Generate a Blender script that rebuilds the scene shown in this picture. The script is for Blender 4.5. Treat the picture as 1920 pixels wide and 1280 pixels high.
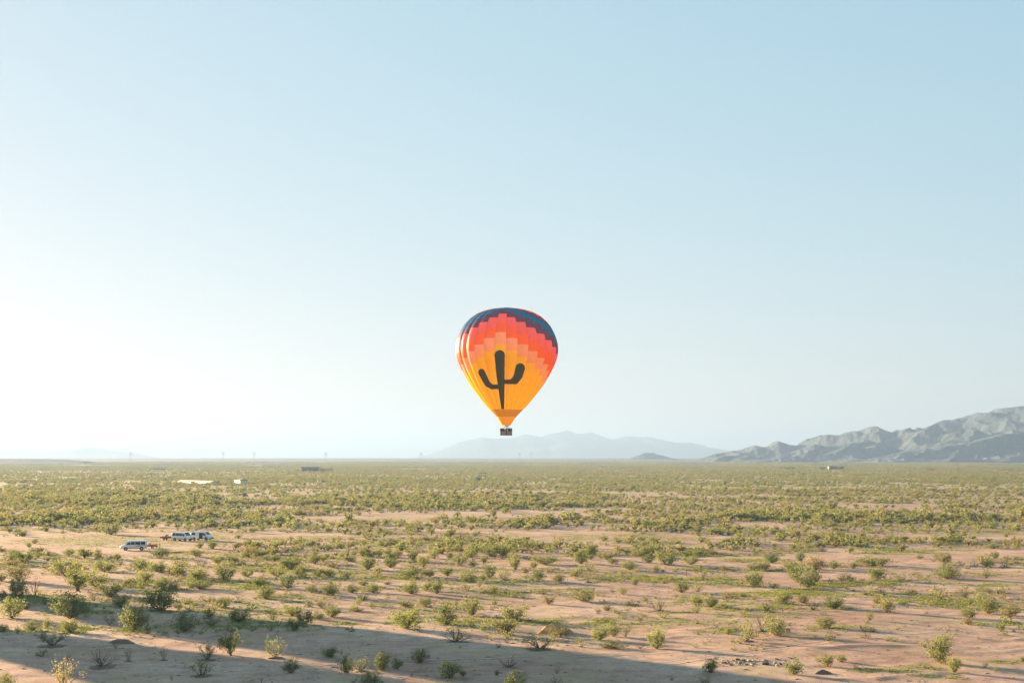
import bpy, bmesh, math, random
import numpy as np
from mathutils import Vector, Matrix

for o in list(bpy.data.objects):
    bpy.data.objects.remove(o)
scene = bpy.context.scene
col = scene.collection
R = math.radians

# ------------------------------------------------------------------ camera
F = 2667.0                      # focal length in photo pixels (50 mm on a 36 mm frame)
CAM_H = 23.4
PITCH = math.atan(218.0 / F)
CP, SP = math.cos(PITCH), math.sin(PITCH)
cam_d = bpy.data.cameras.new('camera')
cam_d.lens = 50.0
cam_d.sensor_width = 36.0
cam_d.clip_start = 0.5
cam_d.clip_end = 120000
cam = bpy.data.objects.new('camera', cam_d)
col.objects.link(cam)
cam.location = (0, 0, CAM_H)
cam.rotation_euler = (R(90) + PITCH, 0, 0)
scene.camera = cam

# ------------------------------------------------------------------ sky, sun, exposure
SUN_EL = R(8.0)
SUN_AZ = R(-47)                 # from +Y, towards -X
sun_dir = Vector((math.sin(SUN_AZ) * math.cos(SUN_EL), math.cos(SUN_AZ) * math.cos(SUN_EL), math.sin(SUN_EL)))
world = bpy.data.worlds.new('World')
scene.world = world
world.use_nodes = True
wn = world.node_tree
sky = wn.nodes.new('ShaderNodeTexSky')
sky.sky_type = 'NISHITA'
sky.sun_disc = False
sky.sun_elevation = SUN_EL
sky.sun_rotation = SUN_AZ
sky.altitude = 400
sky.air_density = 1.0
sky.dust_density = 0.6
sky.ozone_density = 1.5
bg = wn.nodes['Background']
bg.inputs['Strength'].default_value = 0.0725
# one tone curve per channel, the same over the whole sky: a softer step from zenith to aureole
sep = wn.nodes.new('ShaderNodeSeparateColor'); com = wn.nodes.new('ShaderNodeCombineColor')
wn.links.new(sky.outputs['Color'], sep.inputs[0])
for ch, (g_, k_) in enumerate(((0.48, 0.72), (0.29, 1.005), (0.215, 1.19))):
    pw = wn.nodes.new('ShaderNodeMath'); pw.operation = 'POWER'; pw.inputs[1].default_value = g_
    ml = wn.nodes.new('ShaderNodeMath'); ml.operation = 'MULTIPLY'; ml.inputs[1].default_value = k_
    wn.links.new(sep.outputs[ch], pw.inputs[0]); wn.links.new(pw.outputs[0], ml.inputs[0]); wn.links.new(ml.outputs[0], com.inputs[ch])
wn.links.new(com.outputs[0], bg.inputs['Color'])

sun_l = bpy.data.lights.new('sun', 'SUN')
sun_l.energy = 5.0
sun_l.angle = R(0.53)
sun_l.color = (1.0, 0.69, 0.40)
sun = bpy.data.objects.new('sun', sun_l)
col.objects.link(sun)
sun.rotation_euler = (-sun_dir).to_track_quat('-Z', 'Y').to_euler()

vs = scene.view_settings
vs.view_transform = 'Standard'
vs.look = 'None'
vs.exposure = 2.83
vs.gamma = 1.0
vs.use_curve_mapping = False
scene.cycles.use_denoising = True
scene.cycles.max_bounces = 10
scene.cycles.diffuse_bounces = 5
scene.cycles.transmission_bounces = 8
scene.cycles.volume_bounces = 1
scene.cycles.transparent_max_bounces = 16

rnd = random.Random(7)
rng = np.random.default_rng(11)

# ------------------------------------------------------------------ helpers
def ray(px, py):
    u, v = (px - 960.0) / F, (640.0 - py) / F
    return (u, CP - v * SP, SP + v * CP)

def gpt(px, py):
    d = ray(px, py)
    t = -CAM_H / d[2]
    return d[0] * t, d[1] * t

def apt(px, py, Y):
    d = ray(px, py)
    t = Y / d[1]
    return d[0] * t, Y, CAM_H + d[2] * t

def proj(x, y, z=0.0):
    zr = z - CAM_H
    yc = y * CP + zr * SP
    zc = -y * SP + zr * CP
    return 960.0 + F * x / yc, 640.0 - F * zc / yc

PERM = np.random.default_rng(3).random((256, 256))
def vnoise(x, y):
    x = np.asarray(x, float); y = np.asarray(y, float)
    xi = np.floor(x).astype(np.int64); yi = np.floor(y).astype(np.int64)
    fx = x - xi; fy = y - yi
    fx = fx * fx * (3 - 2 * fx); fy = fy * fy * (3 - 2 * fy)
    a = PERM[xi & 255, yi & 255]; b = PERM[(xi + 1) & 255, yi & 255]
    c = PERM[xi & 255, (yi + 1) & 255]; d = PERM[(xi + 1) & 255, (yi + 1) & 255]
    return (a * (1 - fx) + b * fx) * (1 - fy) + (c * (1 - fx) + d * fx) * fy

def fbm(x, y, octv=4, gain=0.5):
    s = 0.0; a = 1.0; t = 0.0
    for i in range(octv):
        s = s + a * vnoise(x + 17.3 * i, y - 9.1 * i); t += a
        x = np.asarray(x) * 2.03; y = np.asarray(y) * 2.03; a *= gain
    return s / t

def ridged(x, y, octv=5):
    s = 0.0; a = 1.0; t = 0.0; w = 1.0
    for i in range(octv):
        n = 1 - np.abs(2 * vnoise(x + 31.7 * i, y + 11.9 * i) - 1)
        n = n * n
        s = s + a * n * w; t += a
        w = np.clip(n * 1.6, 0, 1)
        x = np.asarray(x) * 2.1; y = np.asarray(y) * 2.1; a *= 0.5
    return s / t

def sstep(a, b, x):
    t = np.clip((np.asarray(x, float) - a) / (b - a), 0, 1)
    return t * t * (3 - 2 * t)

def mesh_from(name, verts, faces, mats=(), midx=None, smooth=False):
    me = bpy.data.meshes.new(name)
    me.from_pydata([tuple(v) for v in verts], [], [tuple(f) for f in faces])
    for m in mats:
        me.materials.append(m)
    if midx is not None:
        me.polygons.foreach_set('material_index', np.asarray(midx, dtype=np.int32))
    if smooth:
        me.polygons.foreach_set('use_smooth', np.ones(len(me.polygons), dtype=bool))
    me.update()
    return me

def link(name, me, parent=None):
    o = bpy.data.objects.new(name, me)
    col.objects.link(o)
    if parent is not None:
        o.parent = parent
    return o

def tag(o, label, cat, group=None, kind=None):
    o['label'] = label
    if cat:
        o['category'] = cat
    if group:
        o['group'] = group
    if kind:
        o['kind'] = kind
    return o

def struct(o, label=None):
    o['kind'] = 'structure'
    if label:
        o['label'] = label
    return o

class MB:
    """collects simple shapes, built as one mesh"""
    def __init__(s):
        s.v = []; s.f = []
    def quad_strip(s, rings, closed=True, cap=True):
        b = len(s.v); n = len(rings[0])
        for r in rings:
            s.v += [tuple(p) for p in r]
        for i in range(len(rings) - 1):
            for j in range(n if closed else n - 1):
                k = (j + 1) % n
                s.f.append((b + i * n + j, b + i * n + k, b + (i + 1) * n + k, b + (i + 1) * n + j))
        if cap:
            s.f.append(tuple(b + j for j in range(n))[::-1])
            s.f.append(tuple(b + (len(rings) - 1) * n + j for j in range(n)))
        return s
    def box(s, c, size, rz=0.0):
        hx, hy, hz = size[0] / 2, size[1] / 2, size[2] / 2
        ca, sa = math.cos(rz), math.sin(rz)
        rings = []
        for z in (-hz, hz):
            r = []
            for x, y in ((-hx, -hy), (hx, -hy), (hx, hy), (-hx, hy)):
                r.append((c[0] + x * ca - y * sa, c[1] + x * sa + y * ca, c[2] + z))
            rings.append(r)
        return s.quad_strip(rings)
    def tube(s, pts, rad, n=6, cap=True):
        pts = [Vector(p) for p in pts]
        rads = rad if isinstance(rad, (list, tuple)) else [rad] * len(pts)
        rings = []
        for i, p in enumerate(pts):
            t = (pts[min(i + 1, len(pts) - 1)] - pts[max(i - 1, 0)]).normalized()
            a = t.cross(Vector((0, 0, 1)))
            if a.length < 1e-3:
                a = Vector((1, 0, 0))
            a.normalize(); b = t.cross(a)
            rings.append([p + (a * math.cos(2 * math.pi * k / n) + b * math.sin(2 * math.pi * k / n)) * rads[i] for k in range(n)])
        return s.quad_strip(rings, True, cap)
    def lathe(s, prof, n=24, center=(0, 0, 0), axis='z', cap=True):
        rings = []
        for r, h in prof:
            ring = []
            for k in range(n):
                a = 2 * math.pi * k / n
                x, y = r * math.cos(a), r * math.sin(a)
                if axis == 'z':
                    ring.append((center[0] + x, center[1] + y, center[2] + h))
                else:
                    ring.append((center[0] + x, center[1] + h, center[2] + y))
            rings.append(ring)
        return s.quad_strip(rings, True, cap)
    def poly(s, pts):
        b = len(s.v)
        s.v += [tuple(p) for p in pts]
        s.f.append(tuple(range(b, b + len(pts))))
        return s
    def build(s, name, mat, parent=None, smooth=False, bevel=0.0):
        me = mesh_from(name, s.v, s.f, [mat], smooth=smooth)
        bm = bmesh.new(); bm.from_mesh(me)
        bmesh.ops.recalc_face_normals(bm, faces=bm.faces)
        bm.to_mesh(me); bm.free()
        o = link(name, me, parent)
        if bevel:
            m = o.modifiers.new('bevel', 'BEVEL'); m.width = bevel; m.segments = 2; m.limit_method = 'ANGLE'
        return o

def empty(name, loc, rz=0.0):
    o = bpy.data.objects.new(name, None)
    o.empty_display_size = 0.3
    col.objects.link(o)
    o.location = loc
    o.rotation_euler = (0, 0, rz)
    return o

# ------------------------------------------------------------------ materials
def new_mat(name):
    m = bpy.data.materials.new(name)
    m.use_nodes = True
    nt = m.node_tree
    return m, nt, nt.nodes['Principled BSDF']

def N(nt, t, **kw):
    n = nt.nodes.new(t)
    for k, v in kw.items():
        setattr(n, k, v)
    return n

def noise(nt, scale, detail=4, rough=0.55, coord=None):
    n = N(nt, 'ShaderNodeTexNoise')
    n.inputs['Scale'].default_value = scale
    n.inputs['Detail'].default_value = detail
    n.inputs['Roughness'].default_value = rough
    if coord is not None:
        nt.links.new(coord, n.inputs['Vector'])
    return n

def mixc(nt, fac, a, b, blend='MIX'):
    n = N(nt, 'ShaderNodeMix', data_type='RGBA', blend_type=blend)
    for sock, val in ((n.inputs[0], fac), (n.inputs[6], a), (n.inputs[7], b)):
        if hasattr(val, 'is_linked') or hasattr(val, 'node'):
            nt.links.new(val, sock)
        elif isinstance(val, (int, float)):
            sock.default_value = val
        else:
            sock.default_value = (*val, 1.0)
    return n.outputs[2]

def ramp(nt, fac, stops):
    n = N(nt, 'ShaderNodeValToRGB')
    els = n.color_ramp.elements
    while len(els) < len(stops):
        els.new(0.5)
    for e, (p, c) in zip(els, stops):
        e.position = p
        e.color = (*c, 1.0) if not isinstance(c, (int, float)) else (c, c, c, 1.0)
    nt.links.new(fac, n.inputs[0])
    return n.outputs[0]

def simple(name, rgb, rough=0.6, metal=0.0, var=0.15, scale=6.0, bump=0.0):
    m, nt, p = new_mat(name)
    tc = N(nt, 'ShaderNodeTexCoord')
    nz = noise(nt, scale, 4, 0.6, tc.outputs['Object'])
    dark = tuple(c * (1 - var) for c in rgb); lite = tuple(min(1, c * (1 + var)) for c in rgb)
    nt.links.new(ramp(nt, nz.outputs['Fac'], [(0.3, dark), (0.7, lite)]), p.inputs['Base Color'])
    p.inputs['Roughness'].default_value = rough
    p.inputs['Metallic'].default_value = metal
    if bump:
        b = N(nt, 'ShaderNodeBump'); b.inputs['Strength'].default_value = bump
        nt.links.new(nz.outputs['Fac'], b.inputs['Height']); nt.links.new(b.outputs[0], p.inputs['Normal'])
    return m

def leaf_mat(name, stops, trans=1.0):
    m = bpy.data.materials.new(name); m.use_nodes = True
    nt = m.node_tree; nt.nodes.clear()
    out = N(nt, 'ShaderNodeOutputMaterial')
    oi = N(nt, 'ShaderNodeObjectInfo')
    tc = N(nt, 'ShaderNodeTexCoord')
    nz = noise(nt, 7.0, 2, 0.5, tc.outputs['Object'])
    c1 = ramp(nt, oi.outputs['Random'], stops)
    v = ramp(nt, nz.outputs['Fac'], [(0.3, (0.66, 0.62, 0.6)), (0.7, (1.28, 1.30, 1.25))])
    c = mixc(nt, 1.0, c1, v, 'MULTIPLY')
    d = N(nt, 'ShaderNodeBsdfDiffuse'); t = N(nt, 'ShaderNodeBsdfTranslucent')
    nt.links.new(c, d.inputs[0]); nt.links.new(c, t.inputs[0])
    tt = mixc(nt, 1.0, c, (trans, trans, trans * .8), 'MULTIPLY')
    nt.links.new(tt, t.inputs[0])
    mx = N(nt, 'ShaderNodeAddShader')               # a leaf both reflects and lets light through
    nt.links.new(d.outputs[0], mx.inputs[0]); nt.links.new(t.outputs[0], mx.inputs[1])
    nt.links.new(mx.outputs[0], out.inputs[0])
    return m

M = {}
M['leaf_green'] = leaf_mat('leaf_green', [(0.0, (0.078, 0.098, 0.046)), (0.5, (0.096, 0.115, 0.052)), (1.0, (0.115, 0.124, 0.058))])
M['leaf_yellow'] = leaf_mat('leaf_yellow', [(0.0, (0.110, 0.128, 0.054)), (0.5, (0.136, 0.145, 0.063)), (1.0, (0.122, 0.140, 0.064))])
M['leaf_olive'] = leaf_mat('leaf_olive', [(0.0, (0.125, 0.110, 0.064)), (0.5, (0.115, 0.115, 0.062)), (1.0, (0.145, 0.122, 0.072))])
M['leaf_straw'] = leaf_mat('leaf_straw', [(0.0, (0.17, 0.155, 0.085)), (1.0, (0.20, 0.175, 0.10))])
M['leaf_scrub'] = leaf_mat('leaf_scrub', [(0.0, (0.098, 0.118, 0.055)), (0.3, (0.130, 0.148, 0.068)), (0.6, (0.148, 0.153, 0.074)), (0.85, (0.146, 0.130, 0.074)), (1.0, (0.122, 0.140, 0.066))])
M['grass'] = leaf_mat('grass_blade', [(0.0, (0.095, 0.145, 0.024)), (0.5, (0.155, 0.195, 0.036)), (0.8, (0.20, 0.195, 0.06)), (1.0, (0.25, 0.22, 0.09))], 0.7)
M['stem'] = simple('shrub_stem', (0.13, 0.095, 0.07), 0.9, var=0.3)
M['dead'] = simple('dead_wood', (0.10, 0.07, 0.055), 0.9, var=0.3)
M['litter_shade'] = simple('litter_with_shade', (0.16, 0.105, 0.075), 0.95, var=0.4, scale=9, bump=0.5)  # brown twig debris, darkened as well for shade under the shrubs
M['mound_red'] = simple('red_earth', (0.44, 0.22, 0.10), 0.95, var=0.3, scale=5, bump=0.6)

# ------------------------------------------------------------------ ground
BERMS = [  # ridge lines left by tracks and washes, photo pixels, height m, half width m
    ([(1330, 1221), (1420, 1213), (1500, 1209), (1560, 1207)], .30, .9),
    ([(1520, 1217), (1600, 1215), (1680, 1213), (1790, 1207)], .32, .9),
    ([(1200, 1214), (1270, 1222), (1330, 1221)], .22, .9),
    ([(1060, 1228), (1180, 1222), (1290, 1215)], .20, .8),
    ([(1230, 1194), (1290, 1192), (1340, 1194)], .18, .7),
    ([(560, 1252), (680, 1242), (800, 1238), (1000, 1232)], .16, .7),
    ([(250, 1268), (420, 1256), (560, 1252)], .16, .7),
    ([(700, 1262), (900, 1246), (1150, 1240)], .14, .9),
    ([(1600, 1186), (1700, 1190), (1800, 1192)], .20, 1.0),
    ([(1780, 1205), (1850, 1204), (1920, 1198)], .22, .8),
    ([(1850, 1222), (1920, 1216)], .20, .8),
    ([(1590, 1255), (1680, 1262), (1760, 1264)], .30, 1.2),
    ([(1650, 1274), (1750, 1268)], .22, .9),
    ([(1500, 1180), (1580, 1185), (1640, 1183)], .2, .9),
    ([(940, 1110), (1000, 1106), (1060, 1101), (1100, 1102)], .35, .9),
    ([(560, 1117), (640, 1113), (720, 1116)], .22, .9),
    ([(1100, 1112), (1200, 1112)], .22, .9),
    ([(1280, 1040), (1400, 1050)], .3, 1.5),
    ([(90, 1222), (160, 1224), (220, 1216), (290, 1212)], .22, .9),
    ([(640, 1214), (760, 1218), (900, 1212)], .10, 1.2),
    ([(20, 1052), (150, 1042), (250, 1034), (340, 1030)], .22, 1.0),
]
GRASS = [  # low green ground cover: px, py, rx, ry (pixels)
    (1240, 1085, 55, 5), (1350, 1087, 45, 4), (1500, 1107, 60, 6), (1565, 1096, 60, 5), (1640, 1093, 60, 4),
    (1800, 1131, 95, 11), (1705, 1128, 60, 7), (1870, 1096, 60, 4), (1420, 1049, 75, 4), (1490, 1031, 50, 3),
    (300, 1105, 60, 8), (250, 1098, 40, 5), (460, 1099, 65, 7), (700, 1082, 65, 5), (760, 1081, 40, 6),
    (870, 1068, 45, 4), (480, 1145, 75, 3), (880, 1162, 60, 9), (990, 1166, 40, 5), (1420, 1140, 45, 5),
    (1290, 1146, 65, 4), (1580, 1144, 45, 4), (1680, 1258, 95, 8), (1870, 1243, 55, 4), (1140, 1166, 85, 2),
    (965, 1110, 45, 4), (1060, 1104, 55, 3), (1120, 1088, 35, 4), (110, 1179, 110, 9), (230, 1182, 70, 5),
    (60, 1120, 60, 5), (940, 1020, 90, 5), (1300, 1039, 65, 4), (700, 1017, 80, 4), (560, 1117, 60, 4),
    (1180, 1082, 60, 4), (1560, 1180, 60, 4), (1360, 1184, 60, 5), (1860, 1170, 70, 4), (1820, 1075, 60, 3),
    (640, 1169, 45, 4), (350, 1145, 60, 4), (1460, 1113, 70, 4), (1390, 1098, 50, 4), (760, 1163, 35, 12),
    (150, 1148, 90, 4), (520, 1068, 70, 4), (1640, 1028, 60, 3), (1700, 1033, 90, 2), (950, 1088, 60, 3),
    (1330, 1066, 60, 3), (420, 1172, 90, 4), (1080, 1163, 60, 3), (250, 1090, 80, 5), (1500, 1145, 40, 4),
    (1750, 1271, 60, 4), (600, 1047, 80, 4), (350, 1035, 60, 4), (820, 1010, 60, 3),
]
GW = []
for gx, gy, grx, gry in GRASS:
    cx, cy = gpt(gx, gy)
    rx = grx * cy / F
    ry = (gpt(gx, gy - gry)[1] - gpt(gx, gy + gry)[1]) / 2
    GW.append((cx, cy, rx, max(ry, 1.5)))

def seg_dist(x, y, pts):
    d = np.full(np.shape(x), 1e9)
    for (ax, ay), (bx, by) in zip(pts[:-1], pts[1:]):
        vx, vy = bx - ax, by - ay
        t = np.clip(((x - ax) * vx + (y - ay) * vy) / (vx * vx + vy * vy), 0, 1)
        d = np.minimum(d, np.hypot(x - ax - t * vx, y - ay - t * vy))
    return d

BW = [([gpt(*p) for p in pts], h, w) for pts, h, w in BERMS]

def ground_z(x, y):
    x = np.asarray(x, float); y = np.asarray(y, float)
    fade = 1.0 / (1.0 + (np.hypot(x, y) / 700.0) ** 3)
    z = (0.9 * (fbm(x / 55, y / 55, 3) - 0.5) + 0.26 * (fbm(x / 9 + 40, y / 9, 3) - 0.5)
         + 0.13 * (fbm(x / 2.4, y / 2.4 + 70, 2) - 0.5)) * fade
    z = z + 20.0 * sstep(3800, 12000, np.hypot(x, y))
    for pts, h, w in BW:
        xs = [p[0] for p in pts]; ys = [p[1] for p in pts]
        near = (x > min(xs) - 6) & (x < max(xs) + 6) & (y > min(ys) - 6) & (y < max(ys) + 6)
        if not np.any(near):
            continue
        wob = 0.5 + 0.9 * vnoise(x / 3.1, y / 3.1)
        d = seg_dist(x + 1.6 * (vnoise(x / 5, y / 5) - .5), y + 2.5 * (vnoise(x / 6 + 9, y / 6) - .5), pts)
        z = z + np.where(near, .62 * h * wob * sstep(.25, .6, vnoise(x / 7 + 3, y / 7)) * np.exp(-(d / w) ** 2), 0)
    return z

def gz(x, y):
    return float(ground_z(np.array([x]), np.array([y]))[0])

def grass_mask(x, y):
    m = np.zeros(np.shape(x))
    wx = x + 3.5 * (fbm(x / 3, y / 3, 2) - .5); wy = y + 5 * (fbm(x / 4 + 7, y / 4, 2) - .5)
    for cx, cy, rx, ry in GW:
        near = (np.abs(x - cx) < rx * 1.6 + 3) & (np.abs(y - cy) < ry * 1.6 + 4)
        if not np.any(near):
            continue
        d = np.hypot((wx - cx) / rx, (wy - cy) / ry)
        m = np.maximum(m, np.where(near, 1 - sstep(0.55, 1.15, d), 0))
    wash = sstep(.525, .64, fbm(x / 19 + 3, y / 13, 3)) * sstep(185, 215, y) * (1 - sstep(480, 620, y))
    m = np.maximum(m, .85 * wash)
    br = fbm(x / 2.2 + 5, y / 2.2, 3)
    return m * sstep(0.30, 0.50, br)

def axis_lines(lo, hi, step, far_lo, far_hi, ratio):
    a = list(np.arange(lo, hi + 1e-6, step))
    s = step
    while a[-1] < far_hi:
        s *= ratio; a.append(a[-1] + s)
    s = step
    b = [a[0]]
    while b[-1] > far_lo:
        s *= ratio; b.append(b[-1] - s)
    return np.array(b[:0:-1] + a)

gx = axis_lines(-105, 105, 0.62, -60000, 60000, 1.12)
gy_f = axis_lines(105, 315, 0.62, 104, 60000, 1.045)
gy_b = axis_lines(-4000, -3999, 400, -6000, -3400, 1.0)
back = [gy_f[0]]
st = 0.62
while back[-1] > -4000:
    st *= 1.16; back.append(back[-1] - st)
gyl = np.concatenate([np.array(back[:0:-1]), gy_f])
GX, GY = np.meshgrid(gx, gyl)
GZ = ground_z(GX, GY)
nx, ny = len(gx), len(gyl)
co = np.stack([GX, GY, GZ], -1).reshape(-1, 3).astype(np.float32)
ii = (np.arange(ny - 1)[:, None] * nx + np.arange(nx - 1)[None, :]).reshape(-1)
fc = np.stack([ii, ii + 1, ii + 1 + nx, ii + nx], -1).astype(np.int32)
me = bpy.data.meshes.new('ground')
me.vertices.add(len(co)); me.vertices.foreach_set('co', co.reshape(-1))
me.loops.add(fc.size); me.loops.foreach_set('vertex_index', fc.reshape(-1))
me.polygons.add(len(fc))
me.polygons.foreach_set('loop_start', np.arange(0, fc.size, 4, dtype=np.int32))
me.polygons.foreach_set('loop_total', np.full(len(fc), 4, dtype=np.int32))
me.polygons.foreach_set('use_smooth', np.ones(len(fc), dtype=bool))
me.update(calc_edges=True); me.validate()
at = me.attributes.new('green', 'FLOAT', 'POINT')
at.data.foreach_set('value', grass_mask(GX, GY).reshape(-1).astype(np.float32))
ground = link('ground', me)
struct(ground, 'flat pinkish sandy desert floor with ruts and green patches')

def ground_material():
    m, nt, p = new_mat('desert_sand')
    geo = N(nt, 'ShaderNodeNewGeometry')
    P = geo.outputs['Position']
    n1 = noise(nt, 0.035, 5, 0.6, P)
    n2 = noise(nt, 0.35, 5, 0.6, P)
    n3 = noise(nt, 3.0, 4, 0.7, P)
    base = ramp(nt, n1.outputs['Fac'], [(0.30, (0.325, 0.205, 0.152)), (0.5, (0.43, 0.290, 0.222)), (0.70, (0.51, 0.375, 0.295))])
    v2 = ramp(nt, n2.outputs['Fac'], [(0.28, (0.66, 0.60, 0.56)), (0.5, (1.0, 1.0, 1.0)), (0.72, (1.18, 1.18, 1.16))])
    c = mixc(nt, 1.0, base, v2, 'MULTIPLY')
    v3 = ramp(nt, n3.outputs['Fac'], [(0.30, (0.70, 0.67, 0.64)), (0.65, (1.10, 1.10, 1.10))])
    c = mixc(nt, 1.0, c, v3, 'MULTIPLY')
    # dry grass wash
    n4 = noise(nt, 0.09, 5, 0.65, P)
    dry = ramp(nt, n4.outputs['Fac'], [(0.52, 0.0), (0.66, 0.55)])
    c = mixc(nt, dry, c, (0.36, 0.29, 0.15))
    a = N(nt, 'ShaderNodeAttribute', attribute_name='green')
    gr = ramp(nt, n2.outputs['Fac'], [(0.35, (0.12, 0.145, 0.035)), (0.65, (0.25, 0.24, 0.075))])
    ga = N(nt, 'ShaderNodeMath', operation='MULTIPLY'); ga.inputs[1].default_value = 0.75
    nt.links.new(a.outputs['Fac'], ga.inputs[0])
    c = mixc(nt, ga.outputs[0], c, gr)
    # far scrub too small to tell apart: the plain takes its colour, bush shade included
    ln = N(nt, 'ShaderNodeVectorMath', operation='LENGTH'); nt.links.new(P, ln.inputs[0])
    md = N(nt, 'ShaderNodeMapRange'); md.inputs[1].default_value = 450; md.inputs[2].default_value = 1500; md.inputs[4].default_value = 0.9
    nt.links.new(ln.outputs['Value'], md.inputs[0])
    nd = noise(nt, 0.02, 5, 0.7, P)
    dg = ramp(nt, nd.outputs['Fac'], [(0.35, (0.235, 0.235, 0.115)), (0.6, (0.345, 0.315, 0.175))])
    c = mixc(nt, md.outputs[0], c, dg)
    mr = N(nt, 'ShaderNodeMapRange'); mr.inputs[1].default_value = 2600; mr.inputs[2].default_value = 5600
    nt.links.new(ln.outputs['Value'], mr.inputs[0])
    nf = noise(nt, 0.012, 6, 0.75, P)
    scrub = ramp(nt, nf.outputs['Fac'], [(0.35, (0.055, 0.07, 0.03)), (0.52, (0.085, 0.095, 0.045)), (0.68, (0.14, 0.13, 0.07))])  # darkened to hold the shadows of the unbuilt far bushes
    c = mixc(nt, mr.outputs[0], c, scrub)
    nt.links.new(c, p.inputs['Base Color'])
    p.inputs['Roughness'].default_value = 0.95
    p.inputs['Specular IOR Level'].default_value = 0.1
    b = N(nt, 'ShaderNodeBump'); b.inputs['Strength'].default_value = 0.45; b.inputs['Distance'].default_value = 0.09
    nb = noise(nt, 1.6, 5, 0.7, P)
    nt.links.new(nb.outputs['Fac'], b.inputs['Height']); nt.links.new(b.outputs[0], p.inputs['Normal'])
    return m
M['ground'] = ground_material()
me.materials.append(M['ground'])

# ------------------------------------------------------------------ mountains
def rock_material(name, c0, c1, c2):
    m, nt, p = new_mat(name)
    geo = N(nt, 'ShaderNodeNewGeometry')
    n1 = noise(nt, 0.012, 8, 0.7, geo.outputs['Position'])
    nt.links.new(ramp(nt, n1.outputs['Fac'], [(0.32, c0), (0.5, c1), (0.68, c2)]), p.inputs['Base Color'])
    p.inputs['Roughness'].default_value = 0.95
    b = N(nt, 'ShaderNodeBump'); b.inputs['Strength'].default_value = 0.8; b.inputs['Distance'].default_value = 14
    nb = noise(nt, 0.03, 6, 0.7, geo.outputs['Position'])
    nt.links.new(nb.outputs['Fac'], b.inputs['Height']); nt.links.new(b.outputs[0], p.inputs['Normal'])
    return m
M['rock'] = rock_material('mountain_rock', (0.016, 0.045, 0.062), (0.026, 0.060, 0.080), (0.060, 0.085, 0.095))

def range_mesh(name, prof, Y, depth_f, depth_b, nx_, ny_, wl, amp, label, warp=0.0, rough=0.0):
    """heightfield whose crest follows a skyline: prof = [(px, py)] seen at distance Y"""
    pts = [apt(px, py, Y) for px, py in prof]
    xs = np.array([p[0] for p in pts]); zs = np.array([p[2] for p in pts])
    x = np.linspace(xs[0], xs[-1], nx_)
    y = np.linspace(-depth_f, depth_b, ny_)
    X, D = np.meshgrid(x, y)
    sh = 0.22 * depth_f * (fbm(X / (wl * 1.3), X * 0 + 3.3, 3) - .5)
    Xw = X + (vnoise(X / wl + 5, D / wl) - .5) * wl * 0.5 + warp * D
    crest = np.interp(np.clip(Xw * (np.abs(D) / depth_f) + X * (1 - np.abs(D) / depth_f), xs[0], xs[-1]), xs, zs)
    dd = (D - sh)
    fall = np.where(dd < 0, 1 + dd / (depth_f * 0.93), 1 - dd / (depth_b * 0.93))
    fall = np.clip(fall, 0, 1)
    prof_f = 0.55 * fall + 0.45 * fall ** 2.2
    rg = ridged((X + .55 * D) / wl + .35 * vnoise(X / wl * .7, D / wl * .7), (Y + D) / wl * 0.42, 6)
    k = (1 - fall) ** 0.8
    h = crest * np.clip(prof_f * (1 + amp * (rg - 0.45) * np.clip(k * 2.2, 0.03, 1.0) * 1.6), 0, None)
    fine = ridged(X / (wl * .27) + 7 + .6 * vnoise(X / wl, D / wl), (Y + D) / (wl * .38), 5) - .42
    h = h + rough * zs.max() * fine * np.clip(fall * 3, 0, 1)
    lim = crest * (.9 + .11 * fall)
    h = np.where(h > lim, lim + (h - lim) * .12, h)
    edge = np.minimum(sstep(0, 0.03, (X - xs[0]) / (xs[-1] - xs[0])), 1 - sstep(0.97, 1, (X - xs[0]) / (xs[-1] - xs[0])))
    h = h * edge - 6 * (1 - np.clip(fall * 8, 0, 1)) - 2
    v = np.stack([X, Y + D, h], -1).reshape(-1, 3)
    i = (np.arange(ny_ - 1)[:, None] * nx_ + np.arange(nx_ - 1)[None, :]).reshape(-1)
    f = np.stack([i, i + 1, i + 1 + nx_, i + nx_], -1)
    o = link(name, mesh_from(name, v.tolist(), f.tolist(), [M['rock']], smooth=True))
    struct(o, label)
    return o

RIGHT = [(1270, 867), (1310, 861), (1330, 855), (1345, 850), (1370, 846), (1400, 839), (1415, 834), (1430, 838), (1440, 837), (1455, 827), (1475, 834),
         (1490, 835), (1510, 822), (1535, 815), (1560, 817), (1580, 815), (1600, 808), (1620, 804), (1636, 799), (1650, 807), (1662, 811),
         (1690, 802), (1710, 803), (1730, 799), (1760, 789), (1770, 786), (1790, 787), (1820, 778), (1845, 771), (1855, 772), (1870, 766),
         (1885, 765), (1900, 763), (1920, 765), (1990, 772), (2080, 796), (2180, 826), (2280, 850), (2380, 866)]
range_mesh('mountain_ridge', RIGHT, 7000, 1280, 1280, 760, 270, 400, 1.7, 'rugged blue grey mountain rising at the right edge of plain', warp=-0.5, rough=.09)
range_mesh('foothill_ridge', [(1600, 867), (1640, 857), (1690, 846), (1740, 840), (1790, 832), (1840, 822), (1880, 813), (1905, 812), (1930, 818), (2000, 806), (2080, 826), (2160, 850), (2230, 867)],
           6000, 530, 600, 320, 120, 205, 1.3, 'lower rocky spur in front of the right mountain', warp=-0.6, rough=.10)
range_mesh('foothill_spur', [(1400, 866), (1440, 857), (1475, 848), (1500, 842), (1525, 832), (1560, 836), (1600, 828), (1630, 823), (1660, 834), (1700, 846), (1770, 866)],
           6400, 410, 510, 260, 100, 170, 1.3, 'small rocky spur below the pointed peak of the mountain', warp=-0.5, rough=.10)
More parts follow.
